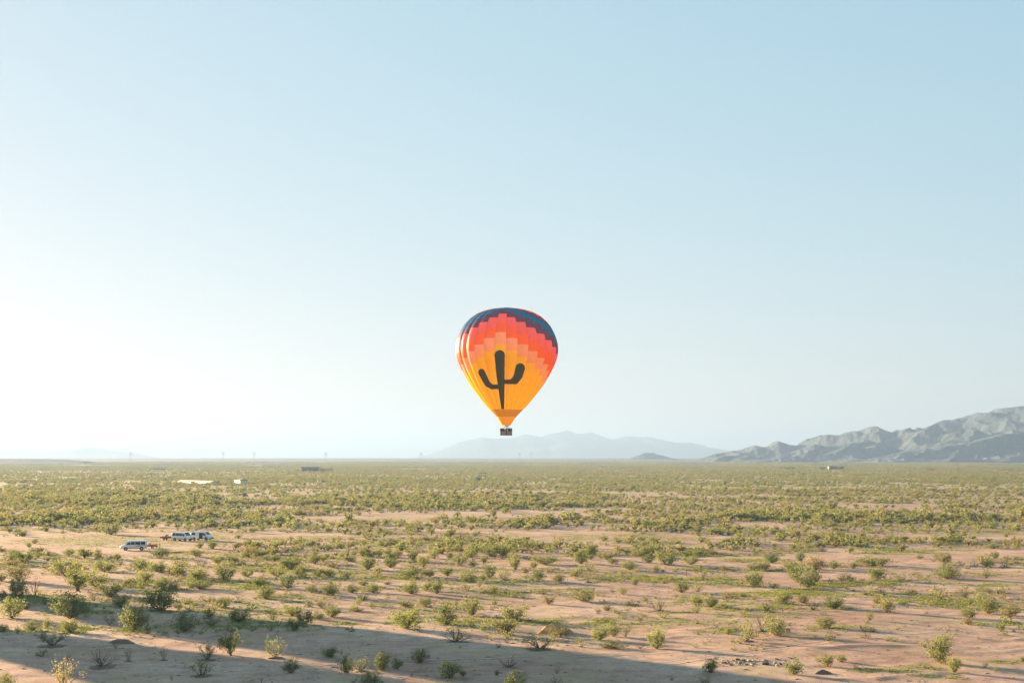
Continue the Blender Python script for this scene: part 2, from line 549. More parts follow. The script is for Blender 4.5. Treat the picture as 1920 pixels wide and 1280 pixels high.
range_mesh('round_hill', [(1140, 864), (1170, 861), (1184, 857), (1196, 852), (1205, 849), (1214, 847.5), (1226, 848.5), (1243, 853), (1262, 858), (1300, 864)], 9000, 230, 245, 120, 60, 120, 0.7,
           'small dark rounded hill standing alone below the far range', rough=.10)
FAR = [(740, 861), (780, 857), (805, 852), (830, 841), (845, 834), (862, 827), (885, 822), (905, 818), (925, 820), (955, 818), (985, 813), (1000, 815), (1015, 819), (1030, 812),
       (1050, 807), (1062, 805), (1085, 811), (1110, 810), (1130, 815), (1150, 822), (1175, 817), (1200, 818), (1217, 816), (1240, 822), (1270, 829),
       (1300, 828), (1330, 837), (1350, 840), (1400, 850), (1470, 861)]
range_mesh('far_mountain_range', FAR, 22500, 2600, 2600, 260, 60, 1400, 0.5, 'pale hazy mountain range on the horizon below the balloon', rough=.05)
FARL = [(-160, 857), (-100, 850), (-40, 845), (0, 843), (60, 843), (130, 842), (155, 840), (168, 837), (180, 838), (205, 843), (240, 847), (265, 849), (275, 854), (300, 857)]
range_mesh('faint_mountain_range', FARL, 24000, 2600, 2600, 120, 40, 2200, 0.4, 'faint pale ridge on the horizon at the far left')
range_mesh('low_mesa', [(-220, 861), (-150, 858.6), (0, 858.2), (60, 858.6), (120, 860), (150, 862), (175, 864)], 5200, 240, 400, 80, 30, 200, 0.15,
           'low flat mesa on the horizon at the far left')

# ------------------------------------------------------------------ haze
hz_top = 480.0
hb = MB().box((0, 24000, (hz_top - 9) / 2), (118000, 68000, hz_top + 9))
haze_m = bpy.data.materials.new('haze_air'); haze_m.use_nodes = True
nt = haze_m.node_tree; nt.nodes.clear()
ho = N(nt, 'ShaderNodeOutputMaterial'); pv = N(nt, 'ShaderNodeVolumePrincipled')
pv.inputs['Color'].default_value = (0.206, 0.318, 0.505, 1)
pv.inputs['Density'].default_value = 8.8e-5
pv.inputs['Anisotropy'].default_value = 0.28
nt.links.new(pv.outputs[0], ho.inputs['Volume'])
haze = hb.build('haze', haze_m)
haze['kind'] = 'stuff'
haze['label'] = 'pale morning haze hanging over the desert plain'

# ------------------------------------------------------------------ hot air balloon
def fabric(name, rgb, trans=0.56, var=0.06):
    m = bpy.data.materials.new(name); m.use_nodes = True
    nt = m.node_tree; nt.nodes.clear()
    out = N(nt, 'ShaderNodeOutputMaterial')
    tc = N(nt, 'ShaderNodeTexCoord')
    mp = N(nt, 'ShaderNodeMapping'); mp.inputs['Scale'].default_value = (1, 1, 0.25)
    nt.links.new(tc.outputs['Object'], mp.inputs[0])
    nz = noise(nt, 2.2, 4, 0.6, mp.outputs[0])
    c = ramp(nt, nz.outputs['Fac'], [(0.3, tuple(x * (1 - var) for x in rgb)), (0.7, tuple(min(1, x * (1 + var)) for x in rgb))])
    sep = N(nt, 'ShaderNodeSeparateXYZ'); nt.links.new(tc.outputs['Object'], sep.inputs[0])
    d = N(nt, 'ShaderNodeBsdfDiffuse'); t = N(nt, 'ShaderNodeBsdfTranslucent')
    nt.links.new(c, d.inputs[0]); nt.links.new(c, t.inputs[0])
    b = N(nt, 'ShaderNodeBump'); b.inputs['Strength'].default_value = 0.25; b.inputs['Distance'].default_value = 0.1
    nt.links.new(nz.outputs['Fac'], b.inputs['Height'])
    nt.links.new(b.outputs[0], d.inputs['Normal']); nt.links.new(b.outputs[0], t.inputs['Normal'])
    mx = N(nt, 'ShaderNodeMixShader'); mx.inputs[0].default_value = trans
    nt.links.new(d.outputs[0], mx.inputs[1]); nt.links.new(t.outputs[0], mx.inputs[2])
    gl = N(nt, 'ShaderNodeBsdfGlossy'); gl.inputs['Roughness'].default_value = 0.45
    gl.inputs['Color'].default_value = (0.9, 0.9, 0.9, 1)
    m2 = N(nt, 'ShaderNodeMixShader'); m2.inputs[0].default_value = 0.04
    nt.links.new(mx.outputs[0], m2.inputs[1]); nt.links.new(gl.outputs[0], m2.inputs[2])
    nt.links.new(m2.outputs[0], out.inputs[0])
    return m

FAB = {
    'teal': fabric('teal_nylon', (0.002, 0.22, 0.54)),
    'purple': fabric('purple_nylon', (0.125, 0.085, 0.20)),
    'pink': fabric('coral_pink_nylon', (0.90, 0.20, 0.23)),
    'red': fabric('orange_red_nylon', (0.95, 0.21, 0.05)),
    'peach': fabric('peach_nylon', (0.96, 0.55, 0.33)),
    'yellow': fabric('golden_yellow_nylon', (0.98, 0.74, 0.03)),
}
M['cactus'] = fabric('dark_green_applique', (0.075, 0.10, 0.065), 0.15)
M['ochre'] = fabric('ochre_nomex', (0.80, 0.46, 0.03), 0.30)
M['orange_skirt'] = fabric('orange_skirt_cloth', (0.97, 0.58, 0.012), 0.45)
M['cream'] = fabric('cream_tape', (0.92, 0.62, 0.36), 0.4)
M['tape'] = simple('load_tape', (0.62, 0.30, 0.08), 0.7)

ZS = 12.0 / 450.0
PROF = [(78, 2), (80, 45), (85, 100), (95, 160), (108, 206), (121, 242), (146, 286), (175, 323), (210, 357), (250, 387), (300, 413), (350, 433), (400, 445.5), (450, 450),
        (500, 446), (550, 433), (600, 412), (650, 388), (700, 361), (750, 331), (800, 297), (850, 259), (900, 220), (950, 177), (985, 146), (1020, 112), (1050, 83)]
pr_y = np.array([p[0] for p in PROF], float); pr_r = np.array([p[1] for p in PROF], float) * ZS
pr_z = (1212 - pr_y) * ZS
pr_s = np.concatenate([[0], np.cumsum(np.hypot(np.diff(pr_r), np.diff(pr_z)))])
def s_of_y(y):
    return float(np.interp(y, pr_y, pr_s))
S_END = pr_s[-1]
S_BAND = s_of_y(985)
NG = 28
DPH = 2 * math.pi / NG
PH0 = R(-7.2)

def env_point(phi, s, off=0.0, bulge=0.030):
    r = float(np.interp(s, pr_s, pr_r)); z = float(np.interp(s, pr_s, pr_z))
    t = ((phi - PH0 + DPH / 2) % DPH) / DPH * 2 - 1
    k = bulge * min(1.0, s / 4.0) * (1.0 if s < S_BAND else 0.5)
    rr = r * (1 + k * (1 - t * t) - 0.35 * k) + off
    return (rr * math.sin(phi), -rr * math.cos(phi), z)

P_STEP = (s_of_y(437) - s_of_y(158)) / 6.0
def bnd(k):                       # arc length of the k-th panel seam
    return s_of_y(158) + (k - 1) * P_STEP

def gore_blocks(n):
    n = abs(n)
    n = n if n <= 7 else 14 - n
    seq = [('pink', -99, n - 5), ('purple', n - 5, n - 3), ('teal', n - 3, n - 1), ('purple', n - 1, n + 1), ('pink', n + 1, n + 3),
           ('red', n + 3, n + 5), ('peach', n + 5, n + 7), ('yellow', n + 7, 99)]
    out = []
    for c, a, b in seq:
        s0 = max(0.25, bnd(a)) if a > -90 else 0.25
        s1 = min(S_BAND, bnd(b)) if b < 90 else S_BAND
        if s1 - s0 > 0.12:
            out.append((c, s0, s1))
    return out

def strip_mesh(name, phi0, phi1, s0, s1, mat, ncol=10, ds=0.55, off=0.0):
    nr = max(2, int((s1 - s0) / ds) + 2)
    v, f = [], []
    for i in range(nr):
        s = s0 + (s1 - s0) * i / (nr - 1)
        for j in range(ncol + 1):
            # keep just inside the seam so that the scallop meets its neighbour
            u = min(max(j / ncol, 1e-4), 1 - 1e-4)
            v.append(env_point(phi0 + (phi1 - phi0) * u, s, off))
    for i in range(nr - 1):
        for j in range(ncol):
            a = i * (ncol + 1) + j
            f.append((a, a + 1, a + ncol + 2, a + ncol + 1))
    return mesh_from(name, v, f, [mat], smooth=True)

B_Y = 337.0
bx, _, bz = apt(949.0, 816.0, B_Y)
balloon = empty('hot_air_balloon', (bx, B_Y, bz), 0)
balloon.rotation_euler = (0, R(0.5), 0)
tag(balloon, 'yellow, coral and teal hot air balloon with dark saguaro emblem', 'balloon')
for g in range(NG):
    n = g if g <= 14 else g - NG
    ph = PH0 + g * DPH
    bl = gore_blocks(n)
    c, s0, s1 = bl[-1]
    go = link('gore', strip_mesh('gore', ph - DPH / 2, ph + DPH / 2, s0, s1, FAB[c]), balloon)
    for c, s0, s1 in bl[:-1]:
        link('panel', strip_mesh('panel', ph - DPH / 2, ph + DPH / 2, s0, s1, FAB[c]), go)
# crown cap
mb = MB(); mb.lathe([(1.2, pr_z[0] - 0.30), (0.9, pr_z[0] + .06), (0.02, pr_z[0] + 0.1)], 28, cap=False)
mb.build('crown_cap', FAB['teal'], balloon, True)
# load tapes along each seam
for g in range(NG):
    ph = PH0 + g * DPH + DPH / 2
    pts = [env_point(ph, s, 0.012) for s in np.linspace(1.0, S_END, 34)]
    MB().tube(pts, 0.014, 4, True).build('load_tape', M['tape'], balloon)

def ring_band(name, prof, mat, nseg=56, scal=0.0):
    v, f = [], []
    for r, z in prof:
        for k in range(nseg):
            a = 2 * math.pi * k / nseg
            rr = r * (1 + scal * (1 if k % 2 else -1))
            v.append((rr * math.sin(a), -rr * math.cos(a), z))
    for i in range(len(prof) - 1):
        for k in range(nseg):
            k2 = (k + 1) % nseg
            f.append((i * nseg + k, i * nseg + k2, (i + 1) * nseg + k2, (i + 1) * nseg + k))
    return link(name, mesh_from(name, v, f, [mat], smooth=True), balloon)
zb = lambda y: (1212 - y) * ZS
ring_band('mouth_band', [(float(np.interp(y, pr_y, pr_r)), zb(y)) for y in (985, 1000, 1020, 1035, 1050)], M['ochre'], scal=0.004)
ring_band('trim_tape', [(83 * ZS, zb(1050)), (81.5 * ZS, zb(1054)), (77 * ZS, zb(1060))], M['cream'], scal=0.02)
ring_band('skirt', [(77 * ZS, zb(1060)), (64 * ZS, zb(1080)), (49 * ZS, zb(1104)), (36 * ZS, zb(1123))], M['orange_skirt'], scal=0.012)

# saguaro emblem sewn on the front
CAPS = [((465, 533, 45), (473, 700, 36)), ((473, 700, 36), (481, 800, 28)), ((481, 800, 28), (493, 975, 13)), ((493, 975, 13), (494, 988, 12)),
        ((465, 795, 19), (400, 797, 20)), ((400, 797, 20), (362, 772, 24)), ((362, 772, 24), (335, 725, 28)), ((335, 725, 28), (308, 672, 29)),
        ((495, 752, 18), (560, 754, 20)), ((560, 754, 20), (600, 742, 32)), ((600, 742, 32), (626, 700, 38)), ((626, 700, 38), (643, 637, 41))]
def in_cactus(X, Yz):
    m = np.zeros(np.shape(X), bool)
    for (ax, ay, ar), (bx_, by_, br) in CAPS:
        vx, vy = bx_ - ax, by_ - ay
        t = np.clip(((X - ax) * vx + (Yz - ay) * vy) / (vx * vx + vy * vy), 0, 1)
        m |= np.hypot(X - ax - t * vx, Yz - ay - t * vy) < ar + (br - ar) * t
    return m
phs = np.linspace(R(-52), R(48), 420)
ss = np.linspace(s_of_y(470), S_BAND - 0.02, 330)
pos = np.array([[env_point(p, s, 0.03) for p in phs] for s in ss])
cxp = 525 + pos[..., 0] / ZS; cyp = 1212 - pos[..., 2] / ZS
mid_x = (cxp[:-1, :-1] + cxp[1:, 1:]) / 2; mid_y = (cyp[:-1, :-1] + cyp[1:, 1:]) / 2
ok = in_cactus(mid_x, mid_y)
used = {}; cv = []; cf = []
for i, j in zip(*np.nonzero(ok)):
    q = []
    for a, b in ((i, j), (i, j + 1), (i + 1, j + 1), (i + 1, j)):
        if (a, b) not in used:
            used[(a, b)] = len(cv); cv.append(tuple(pos[a, b]))
        q.append(used[(a, b)])
    cf.append(q)
em = link('cactus_emblem', mesh_from('cactus_emblem', cv, cf, [M['cactus']], smooth=True), balloon)
em['label'] = 'dark green saguaro cactus shape on the front panels'

# basket, burner, cables
def wicker_mat(name, rgb):
    m, nt, p = new_mat(name)
    tc = N(nt, 'ShaderNodeTexCoord')
    w = N(nt, 'ShaderNodeTexWave'); w.inputs['Scale'].default_value = 9; w.bands_direction = 'Z'
    w.inputs['Distortion'].default_value = 1.5
    nt.links.new(tc.outputs['Object'], w.inputs[0])
    nt.links.new(ramp(nt, w.outputs['Fac'], [(0.2, tuple(c * .6 for c in rgb)), (0.8, rgb)]), p.inputs['Base Color'])
    p.inputs['Roughness'].default_value = 0.8
    b = N(nt, 'ShaderNodeBump'); b.inputs['Strength'].default_value = 0.7; b.inputs['Distance'].default_value = 0.02
    nt.links.new(w.outputs['Fac'], b.inputs['Height']); nt.links.new(b.outputs[0], p.inputs['Normal'])
    return m
M['wicker'] = wicker_mat('wicker', (0.50, 0.40, 0.34))
M['suede'] = simple('dark_suede', (0.06, 0.05, 0.05), 0.9)
M['steel'] = simple('burner_steel', (0.42, 0.42, 0.42), 0.35, 0.8)
M['cable'] = simple('steel_cable', (0.16, 0.15, 0.15), 0.5, 0.5)

def add_basket(root, w=2.88, d=1.5, h=1.06):
    rings = []
    for z, k in ((0.0, 0.965), (0.25, .985), (0.6, 0.99), (h, 1.0)):
        ring = []
        for x, y in ((-1, -.86), (-.93, -1), (-.33, -1), (.33, -1), (.93, -1), (1, -.86), (1, 0), (1, .86), (.93, 1), (.33, 1), (-.33, 1), (-.93, 1), (-1, .86), (-1, 0)):
            ring.append((x * w / 2 * k, y * d / 2 * k, z))
        rings.append(ring)
    inner = [[(x * .95, y * .92, z) for x, y, z in r] for r in reversed(rings)]
    inner[-1] = [(x, y, 0.06) for x, y, z in inner[-1]]
    m = MB().quad_strip(rings + inner, True, True)
    bk = m.build('basket', M['wicker'], root)
    rim = MB()
    rr = rings[-1]
    rim.tube([(x, y, h + 0.02) for x, y, z in rr] + [(rr[0][0], rr[0][1], h + 0.02)], 0.055, 6).build('padded_rim', M['suede'], bk, True)
    MB().tube([(x * 1.004, y * 1.004, 0.05) for x, y, z in rings[0]] + [tuple(c * 1.004 if i < 2 else 0.05 for i, c in enumerate(rings[0][0]))], 0.05, 6).build('base_rail', M['suede'], bk, True)
    for x in (-.34, 0.0, .34):
        MB().box((x * w / 2 * (1 if x else 0), 0, 0.54), (0.07, d * .93, 0.98)).build('partition', M['wicker'], bk)
    for x, wd in ((0.02, .16), (-.72, .05), (.70, .05)):
        MB().box((x * w / 2, -d / 2 - 0.012, 0.53), (wd, 0.03, 1.0)).build('strap', M['suede'], bk)
    for sx in (-1, 1):
        for sy in (-1, 1):
            MB().tube([(sx * .62, sy * d * .47, h), (sx * .55, sy * .42, 1.75), (sx * .42, sy * .34, 2.06)], 0.028, 6).build('upright', M['suede'], root)
    fr = MB().tube([(-.46, -.36, 2.08), (.46, -.36, 2.08), (.46, .36, 2.08), (-.46, .36, 2.08), (-.46, -.36, 2.08)], 0.03, 6).build('burner_frame', M['steel'], root)
    for x in (-.2, .2):
        MB().lathe([(0.10, 1.98), (0.14, 2.02), (0.14, 2.14), (0.17, 2.18), (0.17, 2.42), (0.15, 2.42), (0.13, 2.2)], 16, (x, 0, 0)).build('burner', M['steel'], fr, True)
    for k in range(12):
        a = 2 * math.pi * (k + .5) / 12
        cx = .46 * (1 if math.sin(a) > 0 else -1); cy = .36 * (1 if -math.cos(a) > 0 else -1)
        MB().tube([(cx, cy, 2.08), (1.0 * math.sin(a), -1.0 * math.cos(a), 2.45), (2.03 * math.sin(a), -2.03 * math.cos(a), 4.05)], 0.010, 4).build('cable', M['cable'], root)
    return bk
add_basket(balloon)

# ------------------------------------------------------------------ people
M['jacket'], nt, p = new_mat('jacket_cloth')
oi = N(nt, 'ShaderNodeObjectInfo'); nt.links.new(oi.outputs['Color'], p.inputs['Base Color']); p.inputs['Roughness'].default_value = 0.85
M['jeans'] = simple('dark_trousers', (0.05, 0.055, 0.075), 0.9)
M['skin'] = simple('skin', (0.42, 0.25, 0.17), 0.6)
M['hair'] = simple('dark_hair', (0.035, 0.025, 0.02), 0.7)

def person_mesh(pose):
    v = [(0, 0, .95), (0, 0, 1.12), (0, 0.01, 1.36), (0, 0, 1.47), (0, -.02, 1.55), (0, -.03, 1.65), (0, -.01, 1.72)]
    r = [(.15, .11), (.145, .10), (.16, .11), (.06, .06), (.062, .07), (.078, .095), (.055, .07)]
    e = [(0, 1), (1, 2), (2, 3), (3, 4), (4, 5), (5, 6)]
    arms = {'rail': [((.19, 0, 1.40), (.25, -.10, 1.16), (.20, -.36, 1.10), (.18, -.45, 1.10)), ((-.19, 0, 1.40), (-.25, -.10, 1.16), (-.20, -.36, 1.10), (-.18, -.45, 1.10))],
            'stand': [((.19, 0, 1.40), (.24, .02, 1.13), (.25, -.06, .88), (.25, -.08, .78)), ((-.19, 0, 1.40), (-.25, .02, 1.13), (-.22, -.14, .92), (-.20, -.18, .83))],
            'reach': [((.19, 0, 1.42), (.23, -.06, 1.66), (.16, -.10, 1.90), (.14, -.10, 2.0)), ((-.19, 0, 1.40), (-.25, -.05, 1.14), (-.20, -.30, 1.08), (-.18, -.39, 1.09))]}[pose]
    for a in arms:
        prev = 2
        for q, rr in zip(a, (.062, .048, .036, .04)):
            v.append(q); r.append((rr, rr)); e.append((prev, len(v) - 1)); prev = len(v) - 1
    for sx in (1, -1):
        prev = 0
        for q, rr in zip(((sx * .10, 0, .86), (sx * .12, -.02, .48), (sx * .13, .02, .10), (sx * .135, -.05, .04), (sx * .14, -.15, .035)), ((.095, .095), (.062, .065), (.045, .05), (.045, .04), (.04, .03))):
            v.append(q); r.append(rr); e.append((prev, len(v) - 1)); prev = len(v) - 1
    m0 = bpy.data.meshes.new('person_skeleton')
    m0.from_pydata(v, e, [])
    o = bpy.data.objects.new('person_skeleton', m0); col.objects.link(o)
    sk = o.modifiers.new('skin', 'SKIN')
    for i, sv in enumerate(m0.skin_vertices[0].data):
        sv.radius = r[i]; sv.use_root = (i == 0)
    sb = o.modifiers.new('sub', 'SUBSURF'); sb.levels = 2; sb.render_levels = 2
    dg = bpy.context.evaluated_depsgraph_get()
    me = bpy.data.meshes.new_from_object(o.evaluated_get(dg))
    bpy.data.objects.remove(o)
    me.name = 'person'
    me.materials.clear()
    for k in ('jacket', 'jeans', 'skin', 'hair'):
        me.materials.append(M[k])
    for pl in me.polygons:
        c = pl.center; pl.use_smooth = True
        hand = (abs(c.x) > .1 and ((pose == 'stand' and c.z < .86 and abs(c.x) > .19) or (pose != 'stand' and c.y < -.385) or (pose == 'reach' and c.z > 1.92)))
        if hand:
            pl.material_index = 2
        elif c.z > 1.49:
            pl.material_index = 3 if (c.z > 1.70 or (c.y > .02 and c.z > 1.56)) else 2
            if pose == 'reach' and c.x > .1: pl.material_index = 0
        elif c.z < .93 and abs(c.x) < .21:
            pl.material_index = 1
        else:
            pl.material_index = 0
    return me
PME = {k: person_mesh(k) for k in ('rail', 'stand', 'reach')}
CREW = [  # x, y in basket, pose, height, colour, turn, words
    (-1.24, -.30, 'rail', .99, (.03, .03, .045), 0.3, 'person in black jacket at the left corner of the balloon basket'),
    (-.95, -.28, 'rail', 1.02, (.10, .03, .03), -.2, 'person in dark red jacket second from left in the basket'),
    (-.66, -.30, 'rail', .97, (.02, .02, .03), 0.1, 'person in near-black coat third from left in the basket'),
    (-.30, .30, 'stand', .93, (.25, .22, .20), 2.6, 'person in grey top behind, left of the burner in basket'),
    (.06, -.05, 'reach', 1.03, (.05, .07, .10), 0.0, 'pilot person in navy under the burner with arm raised'),
    (.50, -.28, 'rail', 1.0, (.03, .025, .03), 0.2, 'person in dark coat just right of the pilot in basket'),
    (.74, .25, 'stand', 1.04, (.14, .05, .05), 2.9, 'taller person in maroon behind the rail, right half of basket'),
    (.90, -.30, 'rail', .98, (.02, .03, .03), -.2, 'person in black second from right in the balloon basket'),
    (1.22, -.28, 'rail', 1.0, (.09, .05, .07), -.4, 'person in plum jacket at the right corner of the basket'),
]
for x, y, pose, h, c, rz, lab in CREW:
    o = link('person', PME[pose])
    o.location = (bx + x, B_Y + y, bz + 0.14); o.scale = (h, h, h); o.rotation_euler = (0, 0, rz); o.color = (*c, 1)
    tag(o, lab, 'person', 'people riding in the balloon basket')

# ------------------------------------------------------------------ other balloons whose shadows cross the foreground (outside the frame, left)
SU = Vector((0.731, -0.682)); NV = Vector((0.682, 0.731))
sun_h = Vector((-math.sin(SUN_AZ), -math.cos(SUN_AZ)))          # direction shadows run
SU = sun_h; NV = Vector((-sun_h.y, sun_h.x))
def passing_balloon(npos, s_mouth, alt, scale, cols, label):
    k = 1 / math.tan(SUN_EL)
    s0 = s_mouth - (alt + 7.0 * scale) * k
    p = SU * s0 + NV * npos
    root = empty('hot_air_balloon', (p.x, p.y, alt))
    root.scale = (scale,) * 3
    for g in range(NG):
        ph = PH0 + g * DPH
        link('gore', strip_mesh('gore', ph - DPH / 2, ph + DPH / 2, 0.05, S_END, FAB[cols[g % len(cols)]], 5, 1.2), root)
    v = MB().lathe([(83 * ZS, zb(1050)), (64 * ZS, zb(1080)), (36 * ZS, zb(1123))], 28, cap=False)
    v.build('skirt', M['orange_skirt'], root, True)
    add_basket(root)
    tag(root, label, 'balloon')
    return root
passing_balloon(119.2, -220, 5.0, 1.08, ['red', 'yellow', 'teal'], 'red, yellow and teal striped balloon casting the upper foreground shadow')
passing_balloon(91.0, -196, 9.0, 1.02, ['purple', 'peach'], 'purple and peach striped balloon casting the lower foreground shadow')

# ------------------------------------------------------------------ shrubs: meshes
def rot_rand(rs):
    q = rs.normal(size=4); q /= np.linalg.norm(q)
    w, x, y, z = q
    return np.array([[1 - 2 * (y * y + z * z), 2 * (x * y - z * w), 2 * (x * z + y * w)],
                     [2 * (x * y + z * w), 1 - 2 * (x * x + z * z), 2 * (y * z - x * w)],
                     [2 * (x * z - y * w), 2 * (y * z + x * w), 1 - 2 * (x * x + y * y)]])

def branches(rs, nstem, tilt, curve, sub, trunk=0.0, seg=4, wig=0.05):
    """list of (points, radii) filling a unit-high plant; returns also the outer points"""
    out = []; tips = []
    for i in range(nstem):
        az = 2 * math.pi * (i + rs.uniform(-.4, .4)) / nstem
        ti = tilt * math.sqrt(rs.uniform(0.03, 1))
        L = rs.uniform(.75, 1.05) * (1 - 0.25 * ti)
        d = np.array([math.sin(ti) * math.cos(az), math.sin(ti) * math.sin(az), math.cos(ti)])
        p = np.array([rs.normal() * .02, rs.normal() * .02, 0.0])
        pts = [p.copy()]
        if trunk:
            p = p + np.array([rs.normal() * .02, rs.normal() * .02, trunk]); pts.append(p.copy()); L *= (1 - trunk)
        for k in range(seg):
            d = d + np.array([rs.normal() * wig * 2, rs.normal() * wig * 2, curve * (k + 1) / seg * .5])
            d /= np.linalg.norm(d)
            p = p + d * L / seg
            pts.append(p.copy())
        r0 = .016 if not trunk else .03
        rad = [r0 * (1 - .8 * k / (len(pts) - 1)) for k in range(len(pts))]
        out.append((pts, rad))
        for k in range(1 + (trunk > 0), len(pts)):
            tips += [pts[k]] * (1 if k < len(pts) - 1 else 2)
        for b in range(sub):
            k = rs.integers(1, len(pts) - 1)
            q = pts[k] * .4 + pts[k + 1] * .6
            dd = (pts[k + 1] - pts[k]); dd /= np.linalg.norm(dd)
            dd = dd + rs.normal(size=3) * np.array([.55, .55, .3]); dd /= np.linalg.norm(dd)
            l = rs.uniform(.18, .36)
            q1 = q + dd * l * .5; dd = dd + np.array([0, 0, .25 * curve]); q2 = q1 + dd * l * .5
            out.append(([q, q1, q2], [rad[k] * .6, rad[k] * .4, rad[k] * .15]))
            tips += [q1, q2, q2]
    return out, tips

def tubes(brs, thick=1.0, n=3):
    v, f = [], []
    for pts, rad in brs:
        b = len(v)
        for i, p in enumerate(pts):
            t = pts[min(i + 1, len(pts) - 1)] - pts[max(i - 1, 0)]
            t = t / (np.linalg.norm(t) + 1e-9)
            a = np.cross(t, [0.31, 0.9, 0.2]); a /= np.linalg.norm(a) + 1e-9
            c = np.cross(t, a)
            for k in range(n):
                an = 2 * math.pi * k / n
                v.append(p + (a * math.cos(an) + c * math.sin(an)) * rad[i] * thick)
        for i in range(len(pts) - 1):
            for k in range(n):
                k2 = (k + 1) % n
                f.append((b + i * n + k, b + i * n + k2, b + (i + 1) * n + k2, b + (i + 1) * n + k))
    return v, f

def leaves(rs, tips, count, size, spread, zmin=0.06, clump=6):
    v, f = [], []
    tips = np.array(tips)
    nclump = max(1, count // clump)
    cs = tips[rs.integers(0, len(tips), nclump)] + rs.normal(size=(nclump, 3)) * spread
    for c in cs:
        for k in range(clump):
            p = c + rs.normal(size=3) * spread * .55
            if p[2] < zmin:
                p[2] = zmin + rs.uniform(0, .08)
            m = rot_rand(rs) * size * rs.uniform(.6, 1.35)
            b = len(v)
            for q in ((-.5, -.32, 0), (.5, -.28, .08), (.42, .36, -.05), (-.4, .34, .06)):
                v.append(p + m @ np.array(q))
            f.append((b, b + 1, b + 2, b + 3))
    return v, f

def litter_shade_dome(rs, r=0.42, h=0.07, n=14):
    v = [(0, 0, h)]; f = []
    for j, (k, z) in enumerate(((.35, h * .95), (.7, h * .55), (1.0, -.03))):
        for i in range(n):
            a = 2 * math.pi * i / n
            q = r * k * (1 + .18 * rs.normal() * (j > 0))
            v.append((q * math.cos(a), q * math.sin(a), z * (1 + .2 * rs.normal()) if z > 0 else z))
    for i in range(n):
        f.append((0, 1 + i, 1 + (i + 1) % n))
        for j in range(2):
            a = 1 + j * n + i; b = 1 + j * n + (i + 1) % n
            f.append((a, a + n, b + n, b))
    return v, f

def norm_unit(parts):
    """scale so the plant is 1 high and 1 wide"""
    allv = np.concatenate([np.array(p[0]) for p in parts if len(p[0])])
    h = np.percentile(allv[:, 2], 98.5)
    w = 2 * np.percentile(np.hypot(allv[:, 0], allv[:, 1]), 96)
    k = np.array([1 / w, 1 / w, 1 / h])
    return [([np.array(q) * k for q in p[0]], p[1]) for p in parts]

STYLE = {  # nstem, tilt, curve, sub, trunk, leaves, leaf size, spread
    'bush': (15, 1.15, .35, 4, 0, 2300, .046, .080),
    'ball': (14, 1.0, .15, 4, 0, 2500, .046, .075),
    'wide': (15, 1.3, .45, 4, 0, 2200, .044, .075),
    'thin': (12, .95, .3, 4, 0, 1300, .032, .060),
    'tree': (8, 1.05, .35, 5, .22, 2200, .042, .080),
    'bare': (13, 1.2, .55, 5, 0, 0, .03, .05),
    'twig': (9, .75, .25, 4, 0, 90, .035, .05),
}
LIB = {}
for st_name, (ns, ti, cu, sub, trk, nl, ls, sp) in STYLE.items():
    LIB[st_name] = []
    for k in range(9 if st_name in ('bush', 'ball', 'thin') else 5):
        rs = np.random.default_rng(100 + 17 * k + len(LIB) * 1000)
        br, tp = branches(rs, ns, ti, cu, sub, trk, wig=.10 if st_name in ('bare', 'tree') else .05)
        parts = [tubes(br, 1.0 if st_name not in ('bare',) else 1.15)]
        if nl:
            parts.append(leaves(rs, tp, nl, ls, sp, .05 if not trk else trk))
        parts = norm_unit(parts)
        ent = {'stem': mesh_from(st_name + '_stems', *parts[0], [M['dead'] if st_name in ('bare', 'twig') else M['stem']])}
        if nl:
            for cn in ('leaf_green', 'leaf_yellow', 'leaf_olive', 'leaf_straw'):
                if cn == 'leaf_straw' and st_name not in ('bush', 'twig', 'thin'):
                    continue
                ent[cn] = mesh_from(st_name + '_foliage', *parts[1], [M[cn]])
        LIB[st_name].append(ent)
LITTER_SHADE = [mesh_from('litter_shade', *litter_shade_dome(np.random.default_rng(50 + k)), [M['litter_shade']], smooth=True) for k in range(3)]

